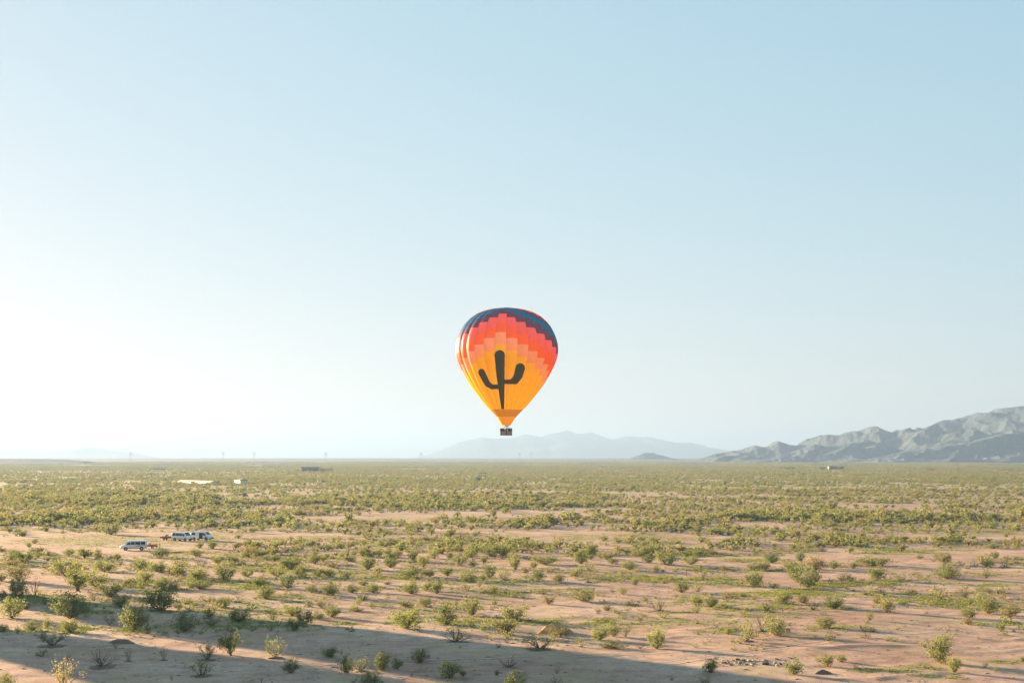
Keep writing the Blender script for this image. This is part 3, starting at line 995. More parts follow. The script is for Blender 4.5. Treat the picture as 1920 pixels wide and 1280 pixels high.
# ------------------------------------------------------------------ shrubs: the ones the photograph shows one by one
# px, py of the foot, height px, width px, code: style letter + colour letter
# b bush, o ball, w wide, t thin, T tree, d bare dead, s twiggy;  g green, y yellow-green, o olive, p straw
PLANTS = """
45 1057 15 18 bg|25 1059 10 25 bo|105 1053 12 18 bg|85 1064 6 12 bo|124 1079 30 50 wy|195 1070 20 40 by|265 1067 18 30 bg|300 1073 20 30 bg
335 1078 28 36 wy|270 1097 25 28 Ty|35 1090 28 36 bo|33 1122 32 34 og|65 1118 34 20 so|146 1107 34 46 Ty|180 1100 28 40 wy|208 1116 22 38 by
176 1124 20 26 to|303 1103 20 26 bg|325 1104 12 16 bo|370 1086 18 32 by|375 1103 16 50 wg|302 1143 38 52 bg|335 1141 14 14 by|226 1137 20 32 bg
133 1158 42 58 bg|22 1158 32 38 by|48 1141 10 18 bo|83 1133 12 10 tg|110 1143 20 20 bg|392 1156 16 22 bg|205 1170 16 22 tg|250 1183 40 44 og
5 1120 12 16 bo|3 1090 14 18 bg|418 1136 16 24 bg|450 1127 8 12 ty|498 1120 20 28 bg|447 1163 20 34 bg|512 1159 16 20 tg|548 1150 16 26 by
572 1168 22 30 bg|595 1158 14 22 by|622 1154 19 26 bg|601 1135 12 18 bo|617 1133 8 16 so|667 1143 7 24 wg|760 1136 12 22 Tg|797 1133 15 22 bg
618 1114 23 36 bg|584 1110 13 22 by|660 1109 14 26 bg|700 1109 14 22 bg|771 1112 20 34 by|681 1096 10 18 bg|727 1095 6 14 bo|487 1100 18 24 bg
540 1102 24 30 bg|638 1096 14 14 so|420 1087 30 34 by|463 1081 14 24 bg|520 1080 16 36 wy|565 1080 18 24 bg|598 1080 14 20 bg|617 1080 14 18 bg
652 1083 16 18 ty|710 1073 10 16 bg|690 1066 20 28 bg|772 1081 20 50 wg|732 1063 18 22 bg|793 1062 20 22 by|545 1065 22 42 bg|590 1056 16 28 bg
655 1052 12 24 bg|410 1055 14 26 by|437 1055 16 24 bg|480 1056 14 20 to|625 1063 10 26 wo|819 1111 24 22 bg|805 1105 14 14 bg|838 1078 14 24 bg
806 1080 14 24 bg|877 1089 19 40 wy|905 1088 12 14 bg|917 1082 22 20 bg|945 1088 24 28 ty|1010 1087 18 24 bg|985 1073 8 18 bo|965 1066 20 22 by
1000 1064 10 14 bg|1046 1092 15 24 bo|1080 1080 10 26 wy|1102 1091 28 20 so|1124 1085 10 12 db|868 1106 10 26 so|899 1099 10 12 ty|926 1108 11 16 by
1094 1124 18 48 wg|1029 1129 14 20 bo|888 1136 18 16 to|927 1130 7 10 by|837 1166 34 50 bg|884 1150 26 32 og|763 1177 34 54 wy|962 1160 24 46 by
945 1186 32 44 bo|1121 1148 10 14 db|1139 1142 10 18 bo|1147 1106 10 10 db|1168 1112 14 20 ty|1180 1068 14 28 by|1090 1057 22 28 bg|1148 1057 9 16 bg
1156 1058 10 10 db|1105 1071 16 20 ty|1190 1095 10 14 bg|1022 1058 14 44 wy|907 1057 14 14 Tg|860 1060 20 26 by|888 1061 10 16 bg|1236 1144 22 42 db
1305 1136 17 24 by|1335 1139 18 26 og|1307 1150 16 18 ty|1470 1133 20 28 bg|1440 1149 14 34 db|1468 1149 18 22 so|1505 1132 14 22 bo|1560 1143 20 36 bg
1525 1146 16 34 so|1277 1109 18 28 bg|1308 1108 18 30 ty|1415 1097 24 34 bg|1515 1101 34 44 bg|1489 1083 28 30 bg|1530 1066 20 36 bo|1563 1065 14 18 bg
1584 1090 16 24 to|1319 1083 18 14 so|1357 1068 9 18 bg|1413 1067 12 24 by|1433 1066 12 24 bo|1480 1064 10 26 wo|1250 1058 22 40 by|1216 1055 14 24 bg
1296 1057 16 28 by|1447 1053 14 26 bg|1500 1051 14 16 bg|1232 1070 10 14 by|1644 1086 26 30 bg|1635 1060 16 58 wg|1600 1065 10 14 bg|1775 1083 24 52 wg
1770 1058 18 30 bo|1724 1048 8 14 by|1853 1062 12 22 og|1885 1063 9 30 db|1850 1082 20 18 ty|1696 1079 10 12 so|1808 1120 14 18 db|1855 1114 10 16 to
1853 1151 32 38 by|1663 1150 26 26 by|1645 1132 14 20 bo|1792 1138 14 16 so|1893 1158 20 34 bo|1815 1160 16 24 by|1632 1166 16 18 ty|98 1213 26 56 tg
60 1180 16 30 by|88 1176 18 16 by|130 1185 20 34 by|5 1184 12 20 bg|33 1188 12 14 tg|347 1184 34 40 bg|217 1218 14 20 sg|128 1237 12 14 db
192 1250 31 64 db|241 1240 21 20 sg|307 1240 22 18 sg|390 1240 28 36 tg|378 1268 26 44 tg|118 1292 48 56 tp|10 1290 25 36 by|322 1276 14 10 so
432 1230 38 34 og|515 1235 32 38 ty|545 1263 22 28 bg|508 1183 16 20 tg|550 1182 18 28 bg|620 1233 16 28 bg|640 1230 11 8 sg|650 1262 30 28 bg
676 1258 22 34 tg|716 1258 28 30 by|744 1256 18 20 by|787 1242 22 28 og|695 1288 26 36 bg|662 1284 14 14 so|772 1270 12 14 so|490 1282 13 12 so
856 1202 24 50 db|935 1214 16 12 db|1014 1217 28 66 tg|1046 1190 14 32 bo|1125 1197 22 36 by|1150 1190 22 24 by|1173 1190 18 18 ty|1150 1213 14 42 wg
1200 1213 10 24 so|955 1250 18 34 db|932 1267 9 10 og|843 1272 26 38 by|868 1268 10 12 bg|965 1292 30 36 by|1044 1263 12 18 sg|1042 1285 18 26 sg
834 1250 6 8 bg|1232 1214 32 32 by|1402 1203 38 26 ty|1428 1184 32 28 db|1455 1192 30 42 by|1365 1188 11 14 by|1547 1180 18 32 bg|1554 1205 12 18 ty
1333 1262 24 26 bg|1322 1286 17 26 tg|1489 1266 26 30 bg|1550 1250 20 32 og|1578 1243 12 18 by|1765 1246 46 50 bg|1790 1263 26 26 by|1877 1184 11 14 bg
1815 1172 14 20 bo|1918 1241 8 10 bg|1848 1255 9 10 ty|1868 1262 9 10 ty|1310 1189 6 12 db|42 1004 10 14 bg|65 1018 8 9 bo|54 1025 8 10 bg
120 1009 6 8 so|158 1044 16 30 Ty|184 1043 10 14 bg|208 1001 19 36 wy|301 1043 16 30 bg|375 1026 10 18 bg|367 1042 12 24 bg|398 1028 15 18 bg
"""
STY = {'b': 'bush', 'o': 'ball', 'w': 'wide', 't': 'thin', 'T': 'tree', 'd': 'bare', 's': 'twig'}
CLR = {'g': 'leaf_green', 'y': 'leaf_yellow', 'o': 'leaf_olive', 'p': 'leaf_straw', 'b': 'leaf_olive'}
plant_rows = []
for tok in PLANTS.replace('\n', '|').split('|'):
    tok = tok.split()
    if len(tok) == 5:
        plant_rows.append((float(tok[0]), float(tok[1]), float(tok[2]), float(tok[3]), tok[4]))

# scrub density in the world, from what the photograph shows where
CLEAR = [(150, 1018, 215, 19), (480, 1004, 190, 6), (330, 1018, 110, 15), (1040, 1004, 150, 11), (1290, 1008, 110, 7), (1790, 1039, 150, 9), (600, 1007, 110, 5),
         (1760, 1002, 200, 4), (1420, 985, 100, 4), (1880, 1009, 80, 5), (560, 950, 150, 3.5), (760, 968, 60, 6), (420, 958, 120, 3), (1700, 948, 260, 3),
         (1400, 932, 300, 2.5), (840, 920, 150, 2), (1460, 1022, 30, 6), (1620, 1030, 60, 3), (1300, 1022, 60, 5), (1640, 1045, 300, 8), (1340, 1045, 60, 6)]
DENSE = [(150, 975, 260, 14), (420, 975, 260, 12), (500, 940, 500, 10), (1010, 980, 190, 9), (1230, 990, 100, 8), (1400, 1003, 130, 7), (1560, 1017, 130, 13), (1520, 968, 200, 8),
         (1750, 1019, 120, 5), (560, 1032, 240, 14), (1000, 1034, 260, 12), (1250, 1035, 90, 10), (1380, 1026, 60, 8), (1620, 973, 320, 6), (150, 935, 260, 10), (900, 950, 300, 8)]
def density(px, py):
    d = np.where(py > 990, .16, np.where(py > 930, .38, .52))
    e = 0 * px
    wx = px + 40 * (fbm(px / 60, py / 9, 2) - .5); wy = py + 7 * (fbm(px / 50 + 9, py / 10, 2) - .5)
    for cx, cy, rx, ry in DENSE:
        e = np.maximum(e, 1 - sstep(.6, 1.15, np.hypot((wx - cx) / rx, (wy - cy) / ry)))
    d = d + (1 - d) * e * .52
    for cx, cy, rx, ry in CLEAR:
        d = d * sstep(.75, 1.1, np.hypot((wx - cx) / rx, (wy - cy) / ry))
    return d

# ordinary scrub positions, nearest first
cand_n = 900000
yy = np.sqrt(rng.uniform(300.0 ** 2, 3400.0 ** 2, cand_n))
xx = rng.uniform(-.46, .46, cand_n) * yy
ppx, ppy = proj(xx, yy)
area = 0.46 * (3400.0 ** 2 - 300.0 ** 2)
lam = cand_n / area                                       # candidates per m2
nz_big = fbm(xx / 90, yy / 140, 3); nz_s = fbm(xx / 22 + 50, yy / 28, 2)
dens = density(ppx, ppy) * sstep(.31, .60, nz_big * .65 + nz_s * .45)
base_rate = np.where(yy < 900, 1 / 8.0, np.where(yy < 1700, 1 / 13.0, 1 / 24.0))
keep = rng.random(cand_n) < dens * base_rate / lam
keep &= (ppy < 1052)
# beyond: clumps that stand for several plants
n2 = 95000
y2 = np.sqrt(rng.uniform(3300.0 ** 2, 6200.0 ** 2, n2)); x2 = rng.uniform(-.44, .44, n2) * y2
k2 = rng.random(n2) < sstep(.3, .6, fbm(x2 / 160, y2 / 260, 3))
# stay off the vans and trailers
keep &= ~((ppx > 195) & (ppx < 420) & (ppy > 994) & (ppy < 1047))
sx, sy = xx[keep], yy[keep]
order = np.argsort(sy); sx, sy = sx[order], sy[order]
spx, spy = proj(sx, sy)
sh = np.exp(rng.normal(.20, .36, len(sx)))               # heights in m
inband = np.zeros(len(sx))
for cx, cy, rx, ry in DENSE:
    inband = np.maximum(inband, 1 - sstep(.7, 1.1, np.hypot((spx - cx) / rx, (spy - cy) / ry)))
sh = np.clip(sh * (1 + .35 * inband * (spy < 1000)), .5, 4.6)
sw = sh * np.exp(rng.normal(.45, .22, len(sx)))

x2, y2 = x2[k2], y2[k2]
sx = np.concatenate([sx, x2]); sy = np.concatenate([sy, y2])
sh = np.concatenate([sh, rng.uniform(1.6, 3.4, len(x2))]); sw = np.concatenate([sw, rng.uniform(5, 13, len(x2))])
rows = list(plant_rows)
N_FILL = 110
fill_ids = []
# the nearest of the ordinary bushes become individuals, until there are 300 of the kind
for i in range(min(N_FILL, len(sx))):
    k = F / sy[i]
    code = rnd.choice(['bg', 'bg', 'by', 'bo', 'wg', 'wy', 'og', 'to'])
    rows.append((float(spx[i]), float(spy[i]), float(sh[i] * k), float(sw[i] * k), code))
n_ind = min(N_FILL, len(sx))

KW = {'bush': 'creosote bush', 'ball': 'rounded creosote bush', 'wide': 'spreading creosote bush', 'thin': 'sparse creosote bush', 'tree': 'small mesquite tree', 'bare': 'bare dead shrub', 'twig': 'leafless twiggy shrub'}
CW = {'g': 'green', 'y': 'yellow-green', 'o': 'olive-brown', 'p': 'straw-coloured', 'b': 'dark'}
ORD = ['first', 'second', 'third', 'fourth', 'fifth', 'sixth', 'seventh', 'eighth', 'ninth', 'tenth', 'eleventh', 'twelfth']
def depth_words(py):
    if py >= 1225: return 'along the bottom edge'
    if py >= 1170: return 'in the near foreground'
    if py >= 1125: return 'in the second row back'
    if py >= 1090: return 'in the middle ground'
    if py >= 1055: return 'behind middle ground'
    return 'level with the vans'
def col_words(px):
    for lim, w in ((200, 'far left'), (480, 'left'), (760, 'left of centre'), (1040, 'under the balloon'), (1320, 'right of centre'), (1620, 'right'), (9999, 'far right')):
        if px < lim: return w
def shaded(x, y):
    n = x * NV.x + y * NV.y
    s = x * SU.x + y * SU.y
    return (105 < n < 131 and s > -222) or (79 < n < 103 and s > -192)
info = []
for r in rows:
    px, py, hp, wp, code = r
    x, y = gpt(px, py)
    hgt = hp * y / F
    size = 'tiny' if hgt < .75 else 'small' if hgt < 1.15 else 'medium' if hgt < 1.8 else 'large'
    style = STY[code[0]]
    cw = CW[code[1]]
    lab = f"{size} {'shaded' if shaded(x, y) else 'sunlit'} {'' if style in ('bare',) else cw + ' '}{KW[style]} {depth_words(py)}, {col_words(px)}"
    info.append([lab, px])
cells = {}
for i, (lab, px) in enumerate(info):
    cells.setdefault(lab, []).append(i)
for lab, ids in cells.items():
    if len(ids) > 1:
        for k, i in enumerate(sorted(ids, key=lambda q: info[q][1])):
            info[i][0] = lab + f", {ORD[min(k, 11)]} from left"
GRP = {'bush': 'creosote bushes on the sand', 'ball': 'creosote bushes on the sand', 'wide': 'creosote bushes on the sand', 'thin': 'creosote bushes on the sand',
       'tree': 'small mesquite trees', 'bare': 'dead bare shrubs', 'twig': 'leafless twiggy shrubs'}
NAMES = {'bush': 'creosote_bush', 'ball': 'creosote_bush', 'wide': 'creosote_bush', 'thin': 'creosote_bush', 'tree': 'mesquite_tree', 'bare': 'dead_shrub', 'twig': 'twiggy_shrub'}
CATS = {'tree': 'tree', 'bare': 'shrub', 'twig': 'shrub'}
for i, (px, py, hp, wp, code) in enumerate(rows):
    x, y = gpt(px, py)
    k = y / F
    style = STY[code[0]]
    ent = LIB[style][rnd.randrange(len(LIB[style]))]
    root = empty(NAMES[style], (x, y, gz(x, y) - .02), rnd.uniform(0, 6.283))
    root.scale = (wp * k * rnd.uniform(1.12, 1.38), wp * k * rnd.uniform(1.12, 1.38), hp * k * 1.16)
    tag(root, info[i][0], CATS.get(style, 'bush'), GRP[style])
    stem_n = {'tree': 'trunk'}.get(style, 'stems' if style not in ('bare',) else 'branches')
    link(stem_n, ent['stem'], root)
    if CLR[code[1]] in ent:
        link('crown' if style == 'tree' else 'foliage', ent[CLR[code[1]]], root)
    if style == 'bare' or (style in ('thin', 'twig') and hp > 20):
        link('litter_shade', LITTER_SHADE[i % 3], root)  # dark disc: fallen twigs plus the shadow at the shrub's foot

# ------------------------------------------------------------------ scrub beyond: one mass
def scatter_group(name, coll, tree_like=True):
    ng = bpy.data.node_groups.new(name, 'GeometryNodeTree')
    ng.interface.new_socket('Geometry', in_out='INPUT', socket_type='NodeSocketGeometry')
    ng.interface.new_socket('Geometry', in_out='OUTPUT', socket_type='NodeSocketGeometry')
    gi = ng.nodes.new('NodeGroupInput'); go = ng.nodes.new('NodeGroupOutput')
    ip = ng.nodes.new('GeometryNodeInstanceOnPoints')
    ci = ng.nodes.new('GeometryNodeCollectionInfo')
    ci.inputs['Collection'].default_value = coll
    ci.inputs['Separate Children'].default_value = True
    ci.inputs['Reset Children'].default_value = True
    def na(nm, tp):
        q = ng.nodes.new('GeometryNodeInputNamedAttribute'); q.data_type = tp
        q.inputs['Name'].default_value = nm
        return q.outputs['Attribute']
    L = ng.links.new
    L(gi.outputs[0], ip.inputs['Points']); L(ci.outputs[0], ip.inputs['Instance'])
    ip.inputs['Pick Instance'].default_value = True
    L(na('pick', 'INT'), ip.inputs['Instance Index'])
    L(na('turn', 'FLOAT_VECTOR'), ip.inputs['Rotation'])
    L(na('size', 'FLOAT_VECTOR'), ip.inputs['Scale'])
    L(ip.outputs[0], go.inputs[0])
    return ng

def scatter(name, pts, pick, turn, size, coll, label):
    me = bpy.data.meshes.new(name)
    me.vertices.add(len(pts)); me.vertices.foreach_set('co', np.asarray(pts, np.float32).reshape(-1))
    a = me.attributes.new('pick', 'INT', 'POINT'); a.data.foreach_set('value', np.asarray(pick, np.int32))
    a = me.attributes.new('turn', 'FLOAT_VECTOR', 'POINT'); a.data.foreach_set('vector', np.asarray(turn, np.float32).reshape(-1))
    a = me.attributes.new('size', 'FLOAT_VECTOR', 'POINT'); a.data.foreach_set('vector', np.asarray(size, np.float32).reshape(-1))
    o = link(name, me)
    md = o.modifiers.new('scatter', 'NODES'); md.node_group = scatter_group(name + '_nodes', coll)
    o['kind'] = 'stuff'; o['label'] = label
    return o

scrub_c = bpy.data.collections.new('scrub_sources')
NV_S = 10
for k in range(NV_S):
    rs = np.random.default_rng(900 + k)
    br, tp = branches(rs, 9, [1.0, .8, 1.15][k % 3], .35, 2, .2 if k % 4 == 3 else 0)
    parts = norm_unit([tubes(br, 1.2), leaves(rs, tp, 330 if k != 8 else 120, .105, .085, .04)])
    v = list(parts[0][0]) + list(parts[1][0])
    f = [tuple(q) for q in parts[0][1]] + [tuple(i + len(parts[0][0]) for i in q) for q in parts[1][1]]
    mi = [0] * len(parts[0][1]) + [1] * len(parts[1][1])
    m = mesh_from('scrub_plant', v, f, [M['stem'], M['leaf_scrub']], mi)
    o = bpy.data.objects.new('scrub_plant', m); scrub_c.objects.link(o)
rest = slice(n_ind, None)
n_s = len(sx[rest])
sz = ground_z(sx[rest], sy[rest]) - .03
turn = np.zeros((n_s, 3)); turn[:, 2] = rng.uniform(0, 6.283, n_s)
size = np.stack([sw[rest], sw[rest], sh[rest]], -1)
scatter('scrub', np.stack([sx[rest], sy[rest], sz], -1), rng.integers(0, NV_S, n_s), turn, size, scrub_c, 'dense olive desert scrub covering the plain to the horizon')
print('SCRUB', n_s, 'ROWS', len(rows))

# ------------------------------------------------------------------ low green ground cover
tuft_c = bpy.data.collections.new('tuft_sources')
for k in range(5):
    rs = np.random.default_rng(700 + k)
    v, f = [], []
    for b in range(22):
        a = rs.uniform(0, 6.283); r = abs(rs.normal()) * .28
        p = np.array([r * math.cos(a), r * math.sin(a), 0]); h = rs.uniform(.4, 1.0)
        lean = rs.normal(size=2) * .25; w = rs.uniform(.05, .1); an = rs.uniform(0, 3.14)
        dx = np.array([math.cos(an) * w, math.sin(an) * w, 0])
        q = p + np.array([lean[0], lean[1], h])
        i = len(v); v += [p - dx, p + dx, q]; f.append((i, i + 1, i + 2))
    o = bpy.data.objects.new('grass_tuft', mesh_from('grass_tuft', v, f, [M['grass']])); tuft_c.objects.link(o)
tp = []
for cx, cy, rx, ry in GW:
    n = int(min(2600, rx * ry * 4 * 4.5 * 1.6))
    qx = cx + rng.uniform(-1.35, 1.35, n) * rx; qy = cy + rng.uniform(-1.35, 1.35, n) * ry
    kk = rng.random(n) < grass_mask(qx, qy)
    tp.append(np.stack([qx[kk], qy[kk]], -1))
n = 150000
qy = np.sqrt(rng.uniform(180.0 ** 2, 560.0 ** 2, n)); qx = rng.uniform(-.42, .42, n) * qy
kk = rng.random(n) < grass_mask(qx, qy) * .9
tp.append(np.stack([qx[kk], qy[kk]], -1))
# thin dry grass here and there
n = 26000
qy = np.sqrt(rng.uniform(138.0 ** 2, 430.0 ** 2, n)); qx = rng.uniform(-.42, .42, n) * qy
kk = rng.random(n) < sstep(.52, .72, fbm(qx / 7, qy / 9, 3)) * .8
tp_dry = qx[kk]
tp.append(np.stack([qx[kk], qy[kk]], -1))
tp = np.concatenate(tp)
hh = rng.uniform(.07, .24, len(tp))
hh[-len(tp_dry):] *= .55
turn = np.zeros((len(tp), 3)); turn[:, 2] = rng.uniform(0, 6.283, len(tp))
ws = hh * rng.uniform(1.2, 2.2, len(tp))
scatter('grass', np.concatenate([tp, (ground_z(tp[:, 0], tp[:, 1]) - .01)[:, None]], -1), rng.integers(0, 5, len(tp)), turn, np.stack([ws, ws, hh], -1), tuft_c,
        'low green and yellow desert grass growing in patches on sand')
print('TUFTS', len(tp))

# ------------------------------------------------------------------ earth mounds, rubble, small things on the sand
def mound(name, px, py, wpx, hpx, mat, label, seed):
    x, y = gpt(px, py); k = y / F
    rs = np.random.default_rng(seed)
    n, m = 40, 12
    v = [(0, 0, hpx * k)]; f = []
    for j in range(1, m + 1):
        q = j / m
        for i in range(n):
            a = 2 * math.pi * i / n
            rr = wpx * k / 2 * q * (1 + .16 * (vnoise(math.cos(a) * 2 + seed, math.sin(a) * 2) - .5) * 2)
            z = hpx * k * (1 - q * q) ** 1.15 * (1 + .22 * (float(fbm(rr * math.cos(a) * 1.7 + seed, rr * math.sin(a) * 1.7, 3)) - .5) * 2)
            v.append((rr * math.cos(a), rr * math.sin(a) * .7, z - .06 * (j == m)))
    for i in range(n):
        f.append((0, 1 + i, 1 + (i + 1) % n))
        for j in range(m - 1):
            a = 1 + j * n + i; b = 1 + j * n + (i + 1) % n
            f.append((a, a + n, b + n, b))
    o = link(name, mesh_from(name, v, f, [mat], smooth=True))
    o.location = (x, y, gz(x, y) - .02)
    tag(o, label, 'mound')
mound('earth_mound', 1042, 1183, 74, 17, M['mound_red'], 'orange brown earth mound behind an olive bush under balloon', 3)
mound('earth_mound', 226, 1207, 54, 8, M['litter_shade'], 'dark low earth mound at the left between balloon shadows', 9)
mound('earth_mound', 1543, 1264, 36, 7, M['litter_shade'], 'low brown rubble heap near the bottom right of the sand', 14)

M['stone'] = simple('pale_stone', (0.36, 0.29, 0.22), 0.9, var=0.3, scale=3, bump=0.4)
M['stone_dark'] = simple('dark_stone', (0.10, 0.075, 0.065), 0.9, var=0.3, scale=3, bump=0.4)
def rock_shape(rs, r, squash=.65):
    bm = bmesh.new(); bmesh.ops.create_icosphere(bm, subdivisions=2, radius=r)
    ph = rs.uniform(0, 9, 3)
    for q in bm.verts:
        d = q.co.normalized()
        k = 1 + .28 * math.sin(3 * d.x + ph[0]) * math.cos(2.6 * d.y + ph[1]) + .2 * math.sin(4 * d.z + ph[2]) + rs.normal() * .05
        q.co *= k; q.co.z *= squash
    v = [tuple(q.co) for q in bm.verts]; f = [tuple(q.index for q in fc_.verts) for fc_ in bm.faces]
    bm.free()
    return v, f
rs = np.random.default_rng(77)
SHAPES = []
for k in range(5):
    v, f = rock_shape(rs, 1.0)
    SHAPES.append((mesh_from('rock', v, f, [M['stone']]), mesh_from('rock', v, f, [M['stone_dark']])))
rx, ry = gpt(1415, 1247)
rubble = empty('rubble_pile', (rx, ry, gz(rx, ry)))
tag(rubble, 'strip of pale stones and weeds at the shadow edge, bottom right', 'rubble')
for k in range(64):
    px = 1415 + rs.uniform(-1, 1) * 62; py = 1245 + rs.normal() * 3.4
    x, y = gpt(px, py)
    r = abs(rs.normal()) * .09 + .05
    o = link('rock', SHAPES[k % 5][1 if rs.random() < .3 else 0], rubble)
    o.location = (x - rx, y - ry, gz(x, y) - gz(rx, ry) + r * .3); o.scale = (r * 1.4, r * 1.2, r); o.rotation_euler = (0, 0, rs.uniform(0, 6.28))
for px, py, r, dk, lab in [(1628, 1116, .42, 1, 'dark boulder lying alone on open sand at right'), (1764, 1012, .9, 1, 'dark boulder on pale ground behind the right scrub rows')]:
    x, y = gpt(px, py)
    o = link('boulder', SHAPES[0][dk]); o.location = (x, y, gz(x, y) + r * .3); o.scale = (r * 1.8, r, r)
    tag(o, lab, 'boulder')
x, y = gpt(1287, 1077)
post = empty('fence_post', (x, y, gz(x, y)))
MB().tube([(0, 0, -.05), (.01, 0, .6), (.03, 0, 1.15)], [.075, .07, .055], 7).build('shaft', M['dead'], post)
MB().lathe([(.06, 1.14), (.05, 1.18), (.01, 1.2)], 7, (.03, 0, 0)).build('tip', M['dead'], post)
tag(post, 'dark weathered wooden post standing alone in sand, right of centre', 'post')
# loose twigs and stones on the near sand
v, f = [], []
for k in range(1500):
    y = 140 + 190 * rs.random() ** 1.3; x = (rs.random() - .5) * .86 * y
    z = gz(x, y); l = rs.uniform(.1, .45); a = rs.uniform(0, 3.14); w = rs.uniform(.03, .08)
    dx, dy = math.cos(a), math.sin(a)
    b = len(v)
    v += [(x - dx * l, y - dy * l, z), (x + dy * w, y - dx * w, z), (x + dx * l, y + dy * l, z), (x - dy * w, y + dx * w, z), (x, y, z + rs.uniform(.04, .12))]
    f += [(b, b + 1, b + 4), (b + 1, b + 2, b + 4), (b + 2, b + 3, b + 4), (b + 3, b, b + 4)]
tw = link('plant_debris', mesh_from('plant_debris', v, f, [M['litter_shade']])); tw['kind'] = 'stuff'; tw['label'] = 'dark twigs and debris strewn over the near sand'

# ------------------------------------------------------------------ vans
M['white_paint'], nt, p = new_mat('white_van_paint')
p.inputs['Base Color'].default_value = (.78, .79, .80, 1); p.inputs['Roughness'].default_value = .28; p.inputs['Coat Weight'].default_value = .5
tc = N(nt, 'ShaderNodeTexCoord'); nzv = noise(nt, 3, 4, .6, tc.outputs['Object'])
nt.links.new(ramp(nt, nzv.outputs['Fac'], [(.35, (.66, .64, .60)), (.6, (.80, .81, .82))]), p.inputs['Base Color'])
M['glass_dark'] = simple('tinted_glass', (.02, .025, .03), .06, var=.1)
M['rubber'] = simple('black_rubber', (.025, .025, .026), .8)
M['plastic'] = simple('black_plastic', (.04, .04, .042), .55)
M['lamp'] = simple('headlamp_lens', (.75, .76, .78), .12)
M['red_lens'] = simple('tail_lens', (.45, .02, .015), .2)
M['rust'] = simple('red_brown_paint', (.30, .11, .06), .6)
M['decal'] = simple('red_decal', (.45, .08, .05), .5)
M['decal_teal'] = simple('teal_decal', (.06, .16, .18), .5)

